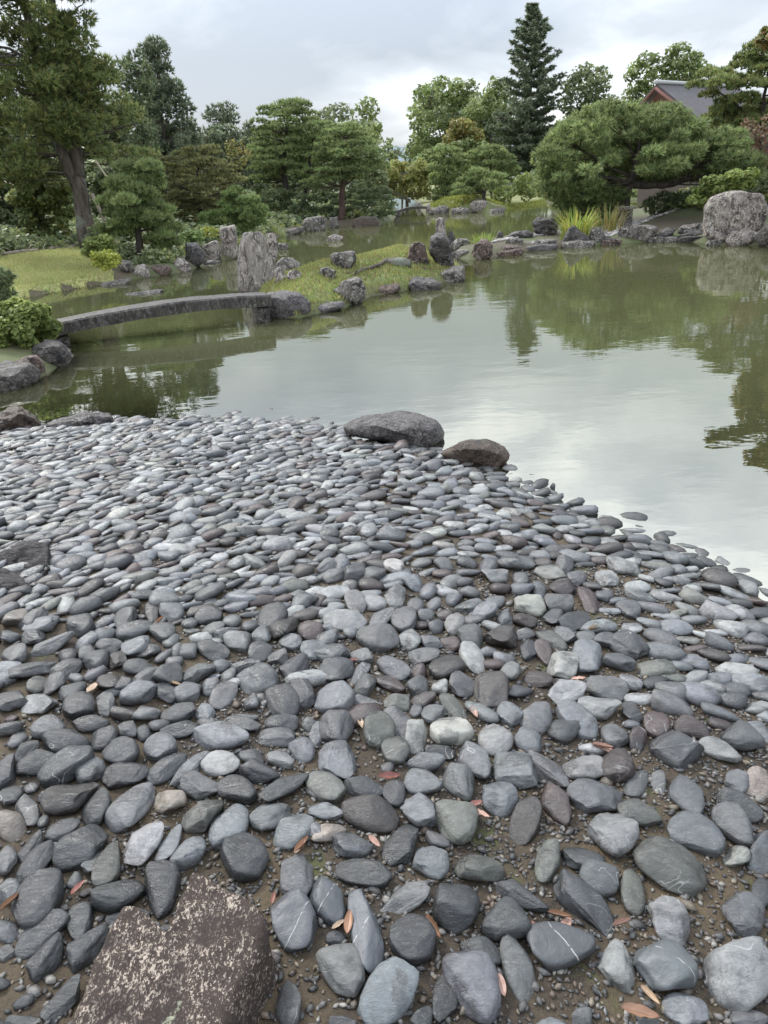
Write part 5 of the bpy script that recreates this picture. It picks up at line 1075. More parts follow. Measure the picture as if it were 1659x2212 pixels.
# ------------------------------------------------------------------ pebbles of the beach
# stones measured in the photograph: centre, length, width, turn (degrees), tone; each block has its own origin and scale
STONES = {
 (0, 1800, 2.074): """50 40 140 70 20 m|90 95 130 60 40 m|255 55 170 100 15 m|340 118 250 100 12 d|535 90 160 110 30 d|660 50 95 95 0 m|740 65 80 80 0 d|470 20 200 70 5 d|825 20 110 70 20 m|930 50 190 80 10 d|1140 92 300 125 -3 b|1070 10 100 50 0 m|1250 20 190 80 -8 m|1460 15 170 80 5 d|1435 85 195 85 3 m|1565 145 140 120 -45 b|1600 20 80 70 0 m|1645 70 130 85 80 b|635 175 195 130 -5 d|830 145 165 140 15 b|130 160 150 75 35 d|195 220 220 110 15 d|30 270 190 100 60 d|350 245 300 130 30 d|470 265 160 120 30 m|640 285 260 120 10 d|865 250 240 100 38 d|985 250 270 85 50 b|1145 235 190 125 0 l|1310 195 140 85 0 m|1455 205 140 85 -15 l|1350 275 210 110 -5 d|55 385 130 90 30 d|280 365 190 60 25 d|370 405 280 150 18 k|135 460 180 125 100 m|155 340 80 50 20 m|500 450 230 120 55 d|680 445 300 160 50 m|880 425 165 125 10 p|1045 355 190 125 -5 m|1230 375 210 130 -20 d|1470 350 280 110 35 d|1630 345 120 100 90 m|220 510 85 55 70 b|55 545 160 140 -20 p|325 565 190 110 20 d|155 650 200 90 50 d|1055 500 230 140 35 g|1190 555 240 170 60 b|1405 500 210 130 35 m|1520 575 230 150 35 b|30 715 150 110 90 m|180 730 280 120 55 d|420 660 300 170 40 d|290 660 100 70 30 m|495 720 190 110 60 m|560 745 250 130 70 g|735 640 270 150 50 l|885 630 220 90 60 b|985 680 190 140 50 b|1270 720 235 225 0 d|845 865 280 180 85 d|620 900 290 150 30 d|190 930 330 200 55 d|35 870 150 110 30 b|380 815 100 70 45 m|660 1000 220 80 10 d|205 1095 330 130 40 d|405 1040 210 130 75 d|30 1075 125 115 0 b|450 1160 300 150 48 d|235 1225 280 140 50 d|20 1185 100 80 30 m|330 1440 280 110 45 d|115 1560 170 80 0 d|1540 800 260 165 85 m|1525 1050 280 225 -60 v|1495 1470 240 140 80 m|855 1065 90 50 0 k|1645 580 105 95 0 l|-20 1560 90 60 0 d""",
 (700, 1900, 2.37): """265 165 240 150 -30 g|500 165 240 115 -8 d|675 195 150 130 80 d|850 140 215 140 -10 b|1070 135 240 180 -50 m|1300 225 215 190 -20 b|270 300 210 100 -15 b|535 325 340 190 -15 k|285 425 215 110 15 p|825 310 240 170 -30 b|1060 370 290 240 -45 g|425 505 235 140 0 b|715 500 260 190 60 d|940 470 160 100 -10 m|1455 360 260 170 70 k|895 605 205 190 0 b|495 670 330 150 -8 d|1180 650 290 150 -5 g|280 840 300 190 -65 v|510 1010 520 180 -80 v|740 820 300 140 25 m|1050 870 290 260 0 d|1440 800 340 130 -28 d|1340 970 280 250 -10 d|790 1075 280 260 -30 d|385 1235 340 260 -60 l|330 1040 120 80 0 d|1190 1125 270 150 -30 d|1410 1230 430 170 -72 m|640 1390 390 270 50 b|985 1370 350 150 80 d|1165 1330 470 290 -60 b|370 1550 160 90 0 d|850 1520 150 120 60 d""",
 (1300, 1800, 2.676): """745 25 130 60 -10 b|915 50 190 150 -40 r|1150 65 260 120 -15 r|1340 30 180 70 -15 r|1030 215 320 190 -20 d|1480 140 280 180 -10 b|1600 80 220 100 -30 b|1335 215 300 130 -30 l|790 140 150 140 60 r|500 530 370 200 -5 b|785 420 230 140 60 m|925 415 160 100 -85 m|1110 510 380 200 -60 b|1450 415 170 140 -50 b|1590 430 200 180 -50 p|1465 585 330 130 -18 d|240 560 330 170 -60 r|800 635 310 170 -15 g|620 780 330 270 -20 l|1180 780 410 220 -30 b|1430 725 340 190 -45 m|1450 915 170 150 0 w|185 940 280 160 75 g|415 920 280 170 -10 d|1000 985 520 280 -28 g|1620 900 280 170 90 b|520 1070 290 240 -10 m|430 1230 520 215 -45 d|750 1150 310 160 -80 g|1000 1340 370 240 -60 l|1500 1300 340 230 -40 b|1620 1140 200 140 90 d|280 1515 450 300 -8 v|650 1620 370 240 -75 l|960 1650 420 310 -35 v|1470 1690 480 420 20 l|1110 1930 310 230 -20 b|1530 1970 260 130 -5 m|420 1980 150 130 0 m|850 2015 170 70 0 m""",
 (800, 1400, 2.074): """30 30 120 70 10 m|105 25 100 80 0 b|80 75 140 60 25 m|385 45 110 75 0 w|435 55 70 60 0 b|185 70 130 80 25 m|270 75 140 70 5 m|520 15 120 45 0 m|645 25 110 70 -20 m|765 15 110 50 -5 m|870 35 100 85 20 b|1020 20 190 70 5 m|1195 70 165 75 -20 w|1270 25 90 90 -60 m|1330 95 105 85 0 m|1485 100 120 80 -25 l|1410 135 100 50 -20 m|1570 45 190 70 -15 l|915 85 150 80 5 l|1045 100 90 65 -10 m|765 65 130 45 -5 b|745 115 95 40 5 m|680 115 130 60 25 l|480 118 120 75 -30 b|150 130 90 50 0 l|265 135 130 60 -3 r|260 178 125 40 0 b|185 220 130 100 -50 l|70 175 170 55 8 l|60 215 120 40 5 m|85 240 90 40 5 l|390 195 115 110 -60 l|285 230 110 65 5 l|495 235 90 75 10 m|560 165 95 70 30 b|590 230 85 65 0 m|685 200 95 65 15 b|770 168 120 60 -12 m|770 240 135 75 10 b|915 215 105 60 10 b|935 150 110 60 5 r|1050 160 120 60 -5 b|1135 165 90 80 -60 b|1260 145 130 85 0 r|1085 245 155 105 -8 w|1240 235 150 80 -5 m|1395 215 170 85 -55 r|1475 185 100 70 -10 b|1545 210 100 50 -5 b|1600 260 130 90 -20 b|130 320 220 85 0 l|45 275 100 50 20 l|310 305 150 95 30 m|435 315 140 130 90 m|550 292 90 50 5 b|605 350 90 65 0 b|650 280 95 60 0 r|845 275 160 65 12 b|960 300 95 85 60 b|1060 320 125 65 -8 r|1205 305 115 80 0 d|1320 320 150 100 30 d|695 345 110 85 30 l|525 340 80 50 -5 r|905 345 130 55 -15 l|160 370 80 75 0 b|300 410 215 135 -8 m|470 430 115 80 -5 l|570 420 110 80 -20 b|780 405 140 110 -35 m|675 430 110 80 -30 r|935 415 165 115 0 k|1060 385 105 55 0 m|1195 410 190 75 -35 g|1260 390 145 70 -15 b|1385 410 110 60 0 m|1480 420 110 85 20 m|1600 400 130 50 -25 l|1595 460 200 110 -20 d|40 410 130 80 15 m|60 490 170 105 8 b|220 500 120 80 -15 m|80 580 180 130 15 d|200 585 160 60 50 b|375 560 190 95 -35 b|540 505 155 75 12 m|650 560 180 115 5 k|790 515 175 110 -60 l|870 475 100 50 -5 b|955 508 115 50 -3 l|985 580 115 85 -10 l|1080 465 125 85 -80 d|1160 480 140 90 -70 r|1260 545 155 135 10 l|1385 515 165 150 -50 b|1550 540 170 85 -15 b|230 650 140 125 80 m|365 640 165 80 -25 r|500 580 100 75 0 r|510 660 125 90 0 m|620 660 90 85 -60 l|735 650 140 130 60 m|880 690 190 180 0 k|1035 675 150 70 20 d|1125 610 165 75 -15 r|1270 690 195 125 5 l|1480 670 230 105 -15 m|1610 640 130 90 -25 l|80 735 210 135 5 b|235 742 120 70 -5 l|405 738 145 85 5 g|495 770 90 70 80 m|580 800 130 110 20 m|695 760 190 80 -45 g|540 720 130 70 10 r|990 800 150 125 10 b|1130 810 180 150 35 m|1335 835 250 120 -35 b|1275 880 180 115 10 d|1450 770 220 110 -10 l|1620 790 130 100 -60 d|1525 910 155 120 -50 m|85 880 210 170 5 m|305 895 160 155 30 g|400 850 180 120 -20 m|500 920 170 120 75 w|675 885 215 140 5 w|910 930 180 160 -15 l|1080 940 170 110 -25 b|395 995 150 130 -30 g|90 1055 190 180 10 b|625 990 150 70 -8 d|800 1040 250 140 -55 b|1005 1075 240 200 -40 b|1175 1090 270 110 -35 l|1365 1085 235 120 -3 l|1540 1080 180 170 0 r|350 1065 70 65 0 m|545 1060 210 90 0 b|1640 930 120 80 90 d""",
 (0, 1000, 2.074): """95 1130 140 80 30 p|170 1140 160 80 30 m|215 1170 200 70 18 b|415 1165 140 120 10 d|55 1225 120 70 30 b|175 1225 150 90 10 d|270 1265 250 70 22 m|80 1325 140 110 25 m|455 1245 140 55 35 b|550 1215 120 60 20 b|560 1275 130 65 0 d|700 1200 190 75 18 b|845 1210 130 100 10 m|885 1245 100 60 35 m|645 1145 130 85 25 d|790 1105 120 80 90 k|890 1100 125 105 0 b|985 1150 100 78 70 m|1085 1130 140 80 10 d|1110 1195 120 70 15 m|1205 1150 110 70 0 m|1175 1215 150 65 12 m|1300 1175 90 70 20 b|1415 1140 160 120 25 d|1480 1180 180 100 50 k|1610 1195 130 100 10 r|350 1320 100 70 20 d|445 1310 110 70 30 m|500 1355 140 110 40 d|605 1350 100 90 0 k|710 1290 170 80 20 b|770 1305 120 70 10 m|855 1320 130 50 45 m|910 1305 110 50 40 m|975 1300 100 75 30 m|1100 1300 160 90 -15 d|1240 1260 140 100 10 l|1355 1225 110 90 40 b|1345 1310 130 85 20 m|1510 1260 120 70 0 b|1630 1290 150 110 30 b|170 1400 260 70 22 d|340 1395 180 80 22 d|490 1420 130 50 25 m|725 1390 155 85 5 d|770 1440 180 70 30 m|885 1430 160 100 25 m|900 1355 100 60 20 m|1025 1415 180 80 20 m|1150 1375 90 60 15 b|1270 1375 160 60 5 m|1440 1330 100 85 10 m|1185 1420 110 60 40 m|1530 1390 180 120 35 d|1340 1450 200 140 5 b|190 1475 120 80 40 g|280 1480 130 80 30 m|390 1440 80 60 0 m|375 1510 160 90 35 d|565 1470 120 110 0 k|635 1475 110 90 20 d|720 1530 190 110 15 b|870 1525 120 90 0 d|975 1510 150 110 40 m|1090 1485 110 80 25 b|1155 1530 170 100 45 m|50 1550 160 120 10 d|190 1580 200 90 3 l|410 1590 170 120 25 d|550 1575 120 95 80 m|650 1620 150 70 3 k|760 1625 150 80 20 m|925 1625 180 90 15 d|1065 1625 110 90 -30 b|1300 1565 85 80 0 b|1470 1560 190 160 -40 d|1560 1530 170 130 -15 d|1255 1640 170 50 5 m""",
 (780, 960, 1.4553): """1275 555 70 36 -15 d|1315 615 52 32 -30 d|1388 648 90 24 -5 d|828 360 66 32 25 d|875 370 22 14 0 d|640 310 44 28 -30 m""",
}
TONE = dict(d=(0.040, 0.042, 0.045), m=(0.105, 0.106, 0.107), b=(0.126, 0.132, 0.140), l=(0.215, 0.216, 0.212), g=(0.098, 0.100, 0.086), w=(0.30, 0.292, 0.265), r=(0.050, 0.033, 0.031), k=(0.036, 0.030, 0.027), p=(0.26, 0.215, 0.18), v=(0.092, 0.098, 0.107))
TNAME = dict(d='charcoal', m='mid-grey', b='blue-grey', l='pale grey', g='greenish grey', w='whitish', r='reddish-brown', k='dark brown', p='pinkish tan', v='white-veined slate')

def pebble_shape(sub, seed, kind):
    r = np.random.default_rng(seed); v, f = ico(sub); V = v.copy()
    e = r.uniform(0.78, 1.0) if kind != 'angular' else r.uniform(0.62, 0.8)
    V = np.sign(V) * np.abs(V) ** e; V[:, 2] = np.sign(V[:, 2]) * np.abs(V[:, 2]) ** r.uniform(0.55, 0.85)
    if kind == 'taper': V[:, 1] *= 1 + 0.42 * V[:, 0]; V[:, 2] *= 1 + 0.25 * V[:, 0]
    for _ in range({'smooth': 4, 'taper': 6, 'angular': 10}[kind]):
        d = r.normal(size=3) * [1, 1, 0.75]; d /= np.linalg.norm(d); k = r.uniform(0.60, 0.9); q = V @ d - k
        V -= np.where(q > 0, q * (0.72 if kind != 'angular' else 0.92), 0)[:, None] * d
    amp = 0.11 if kind != 'angular' else 0.13
    V += unit(v) * (amp * fbm(v * 1.5 + seed, seed, 3) + 0.045 * fbm(v * 4.5 + seed, seed + 5, 3))[:, None]
    lo, hi_ = V.min(0), V.max(0); V = (V - (lo + hi_) / 2) / ((hi_ - lo) / 2)
    return V, f
KINDS_ = ['smooth'] * 8 + ['taper'] * 8 + ['angular'] * 10
SHAPES3 = [pebble_shape(4, 300 + i, k) for i, k in enumerate(KINDS_)]
SHAPES2 = [pebble_shape(2, 300 + i, k) for i, k in enumerate(KINDS_)]

def pebble_mat(name, attribute):
    m, t, p, o = new_mat(name); g = wpos(t)
    if attribute:
        a = t.nodes.new('ShaderNodeAttribute'); a.attribute_name = 'Col'; base = a.outputs['Color']
        rot = None
    else:
        oi = t.nodes.new('ShaderNodeObjectInfo'); base = oi.outputs['Color']
    n1 = noise(t, g, 26, 6, 0.62, 0.6); n2 = noise(t, g, 150, 5, 0.7); n3 = noise(t, g, 9, 4, 0.6, 0.3)
    lay = noise(t, mapping(t, g, (1.0, 2.6, 3.0), (0.3, 0.2, 0.6)), 30, 7, 0.68, 1.6)
    c = mixc(t, 0.75, base, mixc(t, ramp(t, n1, [(0.28, 0.0), (0.72, 1.0)]), (0.55, 0.55, 0.56), (1.42, 1.42, 1.4)), 'MULTIPLY')
    msk = ramp(t, noise(t, g, 8.5, 2, 0.5), [(0.46, 0.0), (0.60, 1.0)])
    c = mixc(t, math_node(t, 'MULTIPLY', msk, ramp(t, lay, [(0.37, 0.6), (0.47, 0.0)])), c, (0.028, 0.026, 0.026))
    c = mixc(t, ramp(t, lay, [(0.58, 0.0), (0.72, 0.25)]), c, (0.33, 0.33, 0.315))
    crk = noise(t, mapping(t, g, (1.0, 1.9, 1.5), (0.2, 0.1, 0.9)), 17, 5, 0.6, 1.0); crk = math_node(t, 'ABSOLUTE', math_node(t, 'SUBTRACT', crk, 0.5))
    c = mixc(t, math_node(t, 'MULTIPLY', msk, ramp(t, crk, [(0.0, 0.8), (0.009, 0.0)])), c, (0.012, 0.011, 0.011))
    c = mixc(t, ramp(t, noise(t, mapping(t, g, (2.5, 1.0, 1.0), (0, 0, 0.4)), 95, 4, 0.7), [(0.62, 0.0), (0.70, 0.3)]), c, (0.30, 0.30, 0.285))
    # thin quartz veins
    vt = noise(t, g, 7, 2, 0.5, 0.8); vein = math_node(t, 'ABSOLUTE', math_node(t, 'SUBTRACT', vt, 0.5))
    c = mixc(t, math_node(t, 'MULTIPLY', ramp(t, vein, [(0.0, 0.6), (0.004, 0.0)]), ramp(t, noise(t, g, 2.6, 2, 0.5), [(0.55, 0.0), (0.62, 1.0)])), c, (0.45, 0.45, 0.43))
    c = mixc(t, 0.55, c, mixc(t, n2, (0.55, 0.55, 0.55), (1.4, 1.4, 1.4)), 'MULTIPLY')
    # damp patches are darker and glossier
    c = mixc(t, ramp(t, n3, [(0.40, 0.55), (0.47, 0.0)]), c, (0.02, 0.019, 0.019))
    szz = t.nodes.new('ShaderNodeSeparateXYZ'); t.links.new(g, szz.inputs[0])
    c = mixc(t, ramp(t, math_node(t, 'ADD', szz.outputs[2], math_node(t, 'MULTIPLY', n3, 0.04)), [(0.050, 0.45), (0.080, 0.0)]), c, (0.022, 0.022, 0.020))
    setin(t, p.inputs['Base Color'], c)
    setin(t, p.inputs['Roughness'], ramp(t, n3, [(0.36, 0.24), (0.60, 0.50)]))
    p.inputs['Specular IOR Level'].default_value = 0.6
    h0 = math_node(t, 'MULTIPLY', math_node(t, 'MULTIPLY', msk, ramp(t, crk, [(0.0, -1.0), (0.012, 0.0)])), 0.25)
    h = math_node(t, 'ADD', math_node(t, 'ADD', math_node(t, 'MULTIPLY', lay, 0.7), h0), math_node(t, 'ADD', math_node(t, 'MULTIPLY', n1, 0.5), math_node(t, 'MULTIPLY', n2, 0.16)))
    bump(t, p, h, 0.6, 0.010)
    return m
MAT['pebble'] = pebble_mat('pebble_stone', False); MAT['pebbles'] = pebble_mat('pebble_stones', True)
# slate with a drawn white quartz vein across it
m, t, p, o = new_mat('pebble_veined'); tcn = t.nodes.new('ShaderNodeTexCoord'); oi = t.nodes.new('ShaderNodeObjectInfo'); g = wpos(t)
sx = t.nodes.new('ShaderNodeSeparateXYZ'); t.links.new(tcn.outputs['Object'], sx.inputs[0])
w_ = math_node(t, 'ADD', math_node(t, 'ADD', math_node(t, 'MULTIPLY', sx.outputs[0], 0.8), math_node(t, 'MULTIPLY', sx.outputs[1], 0.35)), math_node(t, 'MULTIPLY', math_node(t, 'SUBTRACT', noise(t, g, 14, 3, .5), 0.5), 0.25))
vein = math_node(t, 'ABSOLUTE', math_node(t, 'SUBTRACT', w_, math_node(t, 'MULTIPLY', math_node(t, 'SUBTRACT', oi.outputs['Random'], 0.5), 0.5)))
n1 = noise(t, g, 30, 6, 0.62, 0.6); n2 = noise(t, g, 170, 5, 0.7)
c = mixc(t, 0.7, oi.outputs['Color'], mixc(t, n1, (0.5, 0.5, 0.51), (1.35, 1.35, 1.34)), 'MULTIPLY'); c = mixc(t, 0.5, c, mixc(t, n2, (0.6, 0.6, 0.6), (1.35, 1.35, 1.35)), 'MULTIPLY')
c = mixc(t, math_node(t, 'MULTIPLY', ramp(t, vein, [(0.004, 0.8), (0.020, 0.0)]), ramp(t, noise(t, g, 45, 3, .6), [(0.38, 0.0), (0.56, 1.0)])), c, (0.42, 0.42, 0.40))
setin(t, p.inputs['Base Color'], c); p.inputs['Roughness'].default_value = 0.45; p.inputs['Specular IOR Level'].default_value = .6
bump(t, p, math_node(t, 'ADD', n1, math_node(t, 'MULTIPLY', n2, .3)), .5, .008); MAT['pebble_veined'] = m

rp = np.random.default_rng(42)
def rotz(a): return np.array([[math.cos(a), -math.sin(a), 0], [math.sin(a), math.cos(a), 0], [0, 0, 1]])
def roty(a): return np.array([[math.cos(a), 0, math.sin(a)], [0, 1, 0], [-math.sin(a), 0, math.cos(a)]])
def rotx(a): return np.array([[1, 0, 0], [0, math.cos(a), -math.sin(a)], [0, math.sin(a), math.cos(a)]])
ST = []   # x, y, half length, half width, half height, turn, tone, apparent area
rows = []
for (ox, oy, sc), txt in STONES.items():
    for e in txt.split('|'):
        q = e.split(); x, y, L, w, a = map(float, q[:5]); k = 0.8640625
        rows.append(((ox + x / sc) * k, (oy + y / sc) * k, L / sc * k / 2, w / sc * k / 2, math.radians(a), q[5]))
arr = np.array([r_[:5] for r_ in rows])
ctr = hit_many(arr[:, 0], arr[:, 1], 0.0)
for i, (px, py, a, b, th_, tone) in enumerate(rows):
    z = ctr[i, 2] + 0.014
    c0 = gnd(px, py, z)[:2]; u = gnd(px + a * math.cos(th_), py - a * math.sin(th_), z)[:2] - c0; v_ = gnd(px - b * math.sin(th_), py - b * math.cos(th_), z)[:2] - c0
    dirn = c0 / np.linalg.norm(c0); el = math.atan2(HC - z, np.linalg.norm(c0)); kf = 1 / math.sqrt(1 + (0.40 / math.tan(el)) ** 2)
    sh = np.eye(2) + (kf - 1) * np.outer(dirn, dirn); Mx = sh @ np.c_[u, v_]
    U, S_, _ = np.linalg.svd(Mx); ha, hb = S_; tz = math.atan2(U[1, 0], U[0, 0])
    ha *= 1.06; hb *= 1.06; hc = min(hb * rp.uniform(0.42, 0.66), 0.032 + 0.1 * hb)
    ST.append((c0[0], c0[1], ha, hb, hc, tz, tone, a * b))
order = sorted(range(len(ST)), key=lambda i: -ST[i][7])
big = set(order[:300])

# the rest of the beach, filled in between
cell = {}
def put(i, x, y): cell.setdefault((int(x / 0.16), int(y / 0.16)), []).append(i)
for i, s in enumerate(ST): put(i, s[0], s[1])
keep_out = []
for o in COL.objects:
    if o.get('category') in ('boulder', 'rock') and o.location.y < 8 and o.type == 'MESH':
        co = np.empty(len(o.data.vertices) * 3, np.float32); o.data.vertices.foreach_get('co', co); co = co.reshape(-1, 3) + np.array(o.location)
        gh_ = height(co[:, :2]); q = co[co[:, 2] > gh_ + 0.02]
        if len(q) > 10:
            a_ = np.arctan2(q[:, 1] - q[:, 1].mean(), q[:, 0] - q[:, 0].mean()); bins = ((a_ + math.pi) / (2 * math.pi) * 48).astype(int); rr = np.hypot(q[:, 0] - q[:, 0].mean(), q[:, 1] - q[:, 1].mean()); R_ = np.zeros(49)
            np.maximum.at(R_, bins, rr); keep_out.append((q[:, 0].mean(), q[:, 1].mean(), R_))
def blocked(x, y, m_):
    for cx_, cy_, R_ in keep_out:
        d = math.hypot(x - cx_, y - cy_); b_ = int((math.atan2(y - cy_, x - cx_) + math.pi) / (2 * math.pi) * 48)
        if d < R_[b_] + m_: return True
    return False
cand = np.c_[rp.uniform(-4.9, 2.9, 90000), rp.uniform(0.45, 7.4, 90000)]
sB = sdist(cand, P_beach); cand, sB = cand[sB > -1.2], sB[sB > -1.2]
vis = np.abs(cand[:, 0] + 0.02 * cand[:, 1]) < 0.35 + 0.56 * cand[:, 1]; cand, sB = cand[vis], sB[vis]
dens = vnoise(np.c_[cand * 1.6, np.zeros(len(cand))], 77)
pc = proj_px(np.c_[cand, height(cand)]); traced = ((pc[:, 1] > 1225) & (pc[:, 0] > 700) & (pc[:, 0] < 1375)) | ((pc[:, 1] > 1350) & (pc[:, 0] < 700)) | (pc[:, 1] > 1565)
tones = list('mmmmmbbbbbbbblllllllldddddggwrrrkkk')
for phase in range(2):
    for j in range(len(cand)):
        x, y = cand[j]
        if phase == 0: L = rp.uniform(0.052, 0.092)
        else: L = rp.uniform(0.026, 0.042)
        wet = sB[j] < 0.02
        if traced[j] and rp.random() < 0.9: continue
        gap = 0.76 if x < -0.3 + 0.1 * y else 0.82 + 0.26 * max(0, dens[j])
        if wet: gap *= 1.0
        if y < 2.0: gap = 1.15; L *= 0.7
        if phase == 1 and (rp.random() > 0.5 or x > 0): continue
        tz = math.radians(np.interp(x, [-2, -0.5, 0.6, 1.6], [38, 24, -6, -40]) + rp.normal(0, 22))
        W_ = L * rp.uniform(0.40, 0.74); ca, sa = math.cos(tz), math.sin(tz); ok = True
        ci, cj = int(x / 0.16), int(y / 0.16)
        for di in (-1, 0, 1):
            for dj in (-1, 0, 1):
                for k in cell.get((ci + di, cj + dj), ()):
                    s = ST[k]; dx, dy = x - s[0], y - s[1]
                    e1 = math.hypot((dx * ca + dy * sa) / (L + 0.5 * (s[2] + s[3])), (-dx * sa + dy * ca) / (W_ + 0.5 * (s[2] + s[3])))
                    c2, s2 = math.cos(s[5]), math.sin(s[5]); e2 = math.hypot((dx * c2 + dy * s2) / (s[2] + 0.5 * (L + W_)), (-dx * s2 + dy * c2) / (s[3] + 0.5 * (L + W_)))
                    if 0.5 * (e1 + e2) < gap * 0.90: ok = False; break
                if not ok: break
            if not ok: break
        if not ok or blocked(x, y, -0.02): continue
        tone = tones[rp.integers(0, len(tones))]
        ST.append((x, y, L, W_, W_ * rp.uniform(0.40, 0.62), tz, tone, 0)); put(len(ST) - 1, x, y)

zs = beach_h(np.array([(s[0], s[1]) for s in ST]))
sV, sF, sC, nv_ = [], [], [], 0
peb = []; _pm_cache = {}
for i, (x, y, ha, hb, hc, tz, tone, ap) in enumerate(ST):
    R3 = rotz(tz) @ roty(rp.normal(0, 0.13)) @ rotx(rp.normal(0, 0.19)); col = np.array(TONE[tone]) * rp.uniform(0.62, 1.36) * ((0.95 if tone != 'w' else 0.8) if ap == 0 else 0.72) * (1 + rp.normal(0, 0.014, 3))  # sheen of dry fill stones and foreground shadow are put into the tone
    sh = rp.integers(0, len(KINDS_)); org = np.array([x, y, zs[i] + hc * 0.55])
    if ap and zs[i] < 0.0: hc = (0.03 - zs[i]) / 2 + 0.01; org[2] = 0.03 - hc
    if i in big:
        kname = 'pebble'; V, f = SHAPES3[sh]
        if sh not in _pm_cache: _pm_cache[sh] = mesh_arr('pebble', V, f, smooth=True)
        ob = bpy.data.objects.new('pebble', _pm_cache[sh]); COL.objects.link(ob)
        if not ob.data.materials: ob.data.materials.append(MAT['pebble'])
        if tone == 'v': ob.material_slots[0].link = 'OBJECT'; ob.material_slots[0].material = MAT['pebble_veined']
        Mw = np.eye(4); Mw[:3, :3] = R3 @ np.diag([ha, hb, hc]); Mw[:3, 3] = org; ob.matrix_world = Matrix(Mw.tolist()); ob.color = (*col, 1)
        peb.append((ob, x, y, ha, hb, tone))
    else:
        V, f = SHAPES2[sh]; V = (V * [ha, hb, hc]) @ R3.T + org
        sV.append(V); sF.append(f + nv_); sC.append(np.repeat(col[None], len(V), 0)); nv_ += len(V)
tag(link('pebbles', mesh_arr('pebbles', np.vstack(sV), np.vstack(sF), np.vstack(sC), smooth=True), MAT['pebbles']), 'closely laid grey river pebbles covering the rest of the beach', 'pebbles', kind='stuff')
# labels: look, neighbours, place
px_ = np.array([(a[1], a[2]) for a in peb])
def sh_word(ha, hb): q = ha / hb; return 'long' if q > 1.85 else 'oval' if q > 1.3 else 'roundish'
def sz_word(ha): return 'large ' if ha > 0.082 else 'small ' if ha < 0.048 else ''
desc = [f"{TNAME[a[5]]} {sh_word(a[3], a[4])}" for a in peb]
labs = []
for i, a in enumerate(peb):
    d = np.hypot(*(px_ - px_[i]).T); nn = np.argsort(d)[1:3]
    labs.append(f"{sz_word(a[3])}{desc[i]} pebble touching {desc[nn[0]]} and {desc[nn[1]]}")
from collections import defaultdict
same = defaultdict(list)
for i, l in enumerate(labs): same[l].append(i)
for l, ids in same.items():
    if len(ids) > 1:
        for k, i in enumerate(sorted(ids, key=lambda i: peb[i][2])): labs[i] = l + f", {words_n[k]} from bottom"
for l, a in zip(labs, peb): tag(a[0], l, 'pebble', 'pebbles of the beach')

# loose gravel between the pebbles
n_g = 11000
q = np.c_[rp.uniform(-1.3, 1.9, n_g * 6), rp.uniform(0.55, 3.4, n_g * 6)]
pv = 0.5 + 0.5 * vnoise(np.c_[q * 2.2, np.zeros(len(q))], 31); keep = (rp.random(len(q)) < np.clip(0.25 + 0.9 * pv + 0.25 * q[:, 0], 0, 1)) & (np.abs(q[:, 0]) < 0.3 + 0.56 * q[:, 1]) & (sdist(q, P_beach) > 0.05); q = q[keep]
st_ = np.array([s[:6] for s in ST if s[1] < 3.8]); cov_ = np.zeros(len(q), bool)
for s in st_:
    dx, dy = q[:, 0] - s[0], q[:, 1] - s[1]; ca, sa = math.cos(s[5]), math.sin(s[5])
    cov_ |= ((dx * ca + dy * sa) / s[2]) ** 2 + ((-dx * sa + dy * ca) / s[3]) ** 2 < 0.72
q = q[~cov_][:n_g]
v0, f0 = ico(1); base_v = v0 + 0.25 * np.random.default_rng(1).normal(size=v0.shape) * 0.5
n_g = len(q); sz = rp.gamma(3.0, 0.0013, n_g) + 0.0018; an = rp.uniform(0, 6.283, n_g); z = beach_h(q)
sc3 = np.stack([sz * rp.uniform(1.0, 1.6, n_g), sz * rp.uniform(.7, 1.1, n_g), sz * rp.uniform(.5, .8, n_g)], 1)
L_ = base_v[None] * sc3[:, None]; ca, sa = np.cos(an)[:, None], np.sin(an)[:, None]
G_ = np.stack([L_[..., 0] * ca - L_[..., 1] * sa + q[:, :1], L_[..., 0] * sa + L_[..., 1] * ca + q[:, 1:], L_[..., 2] + (z + sz * .3)[:, None]], -1)
gc = 0.7 * np.array([(0.10, .1, .1), (.16, .15, .14), (.06, .06, .062), (.22, .18, .13), (.14, .10, .07), (.30, .28, .25), (.09, .085, .08)])[rp.integers(0, 7, n_g)] * rp.uniform(.7, 1.25, (n_g, 1))
tag(link('gravel', mesh_arr('gravel', G_.reshape(-1, 3), (f0[None] + (np.arange(n_g) * len(v0))[:, None, None]).reshape(-1, 3), np.repeat(gc, len(v0), 0), smooth=True), MAT['pebbles']), 'fine dark gravel scattered over sand between the pebbles', 'gravel', kind='stuff')
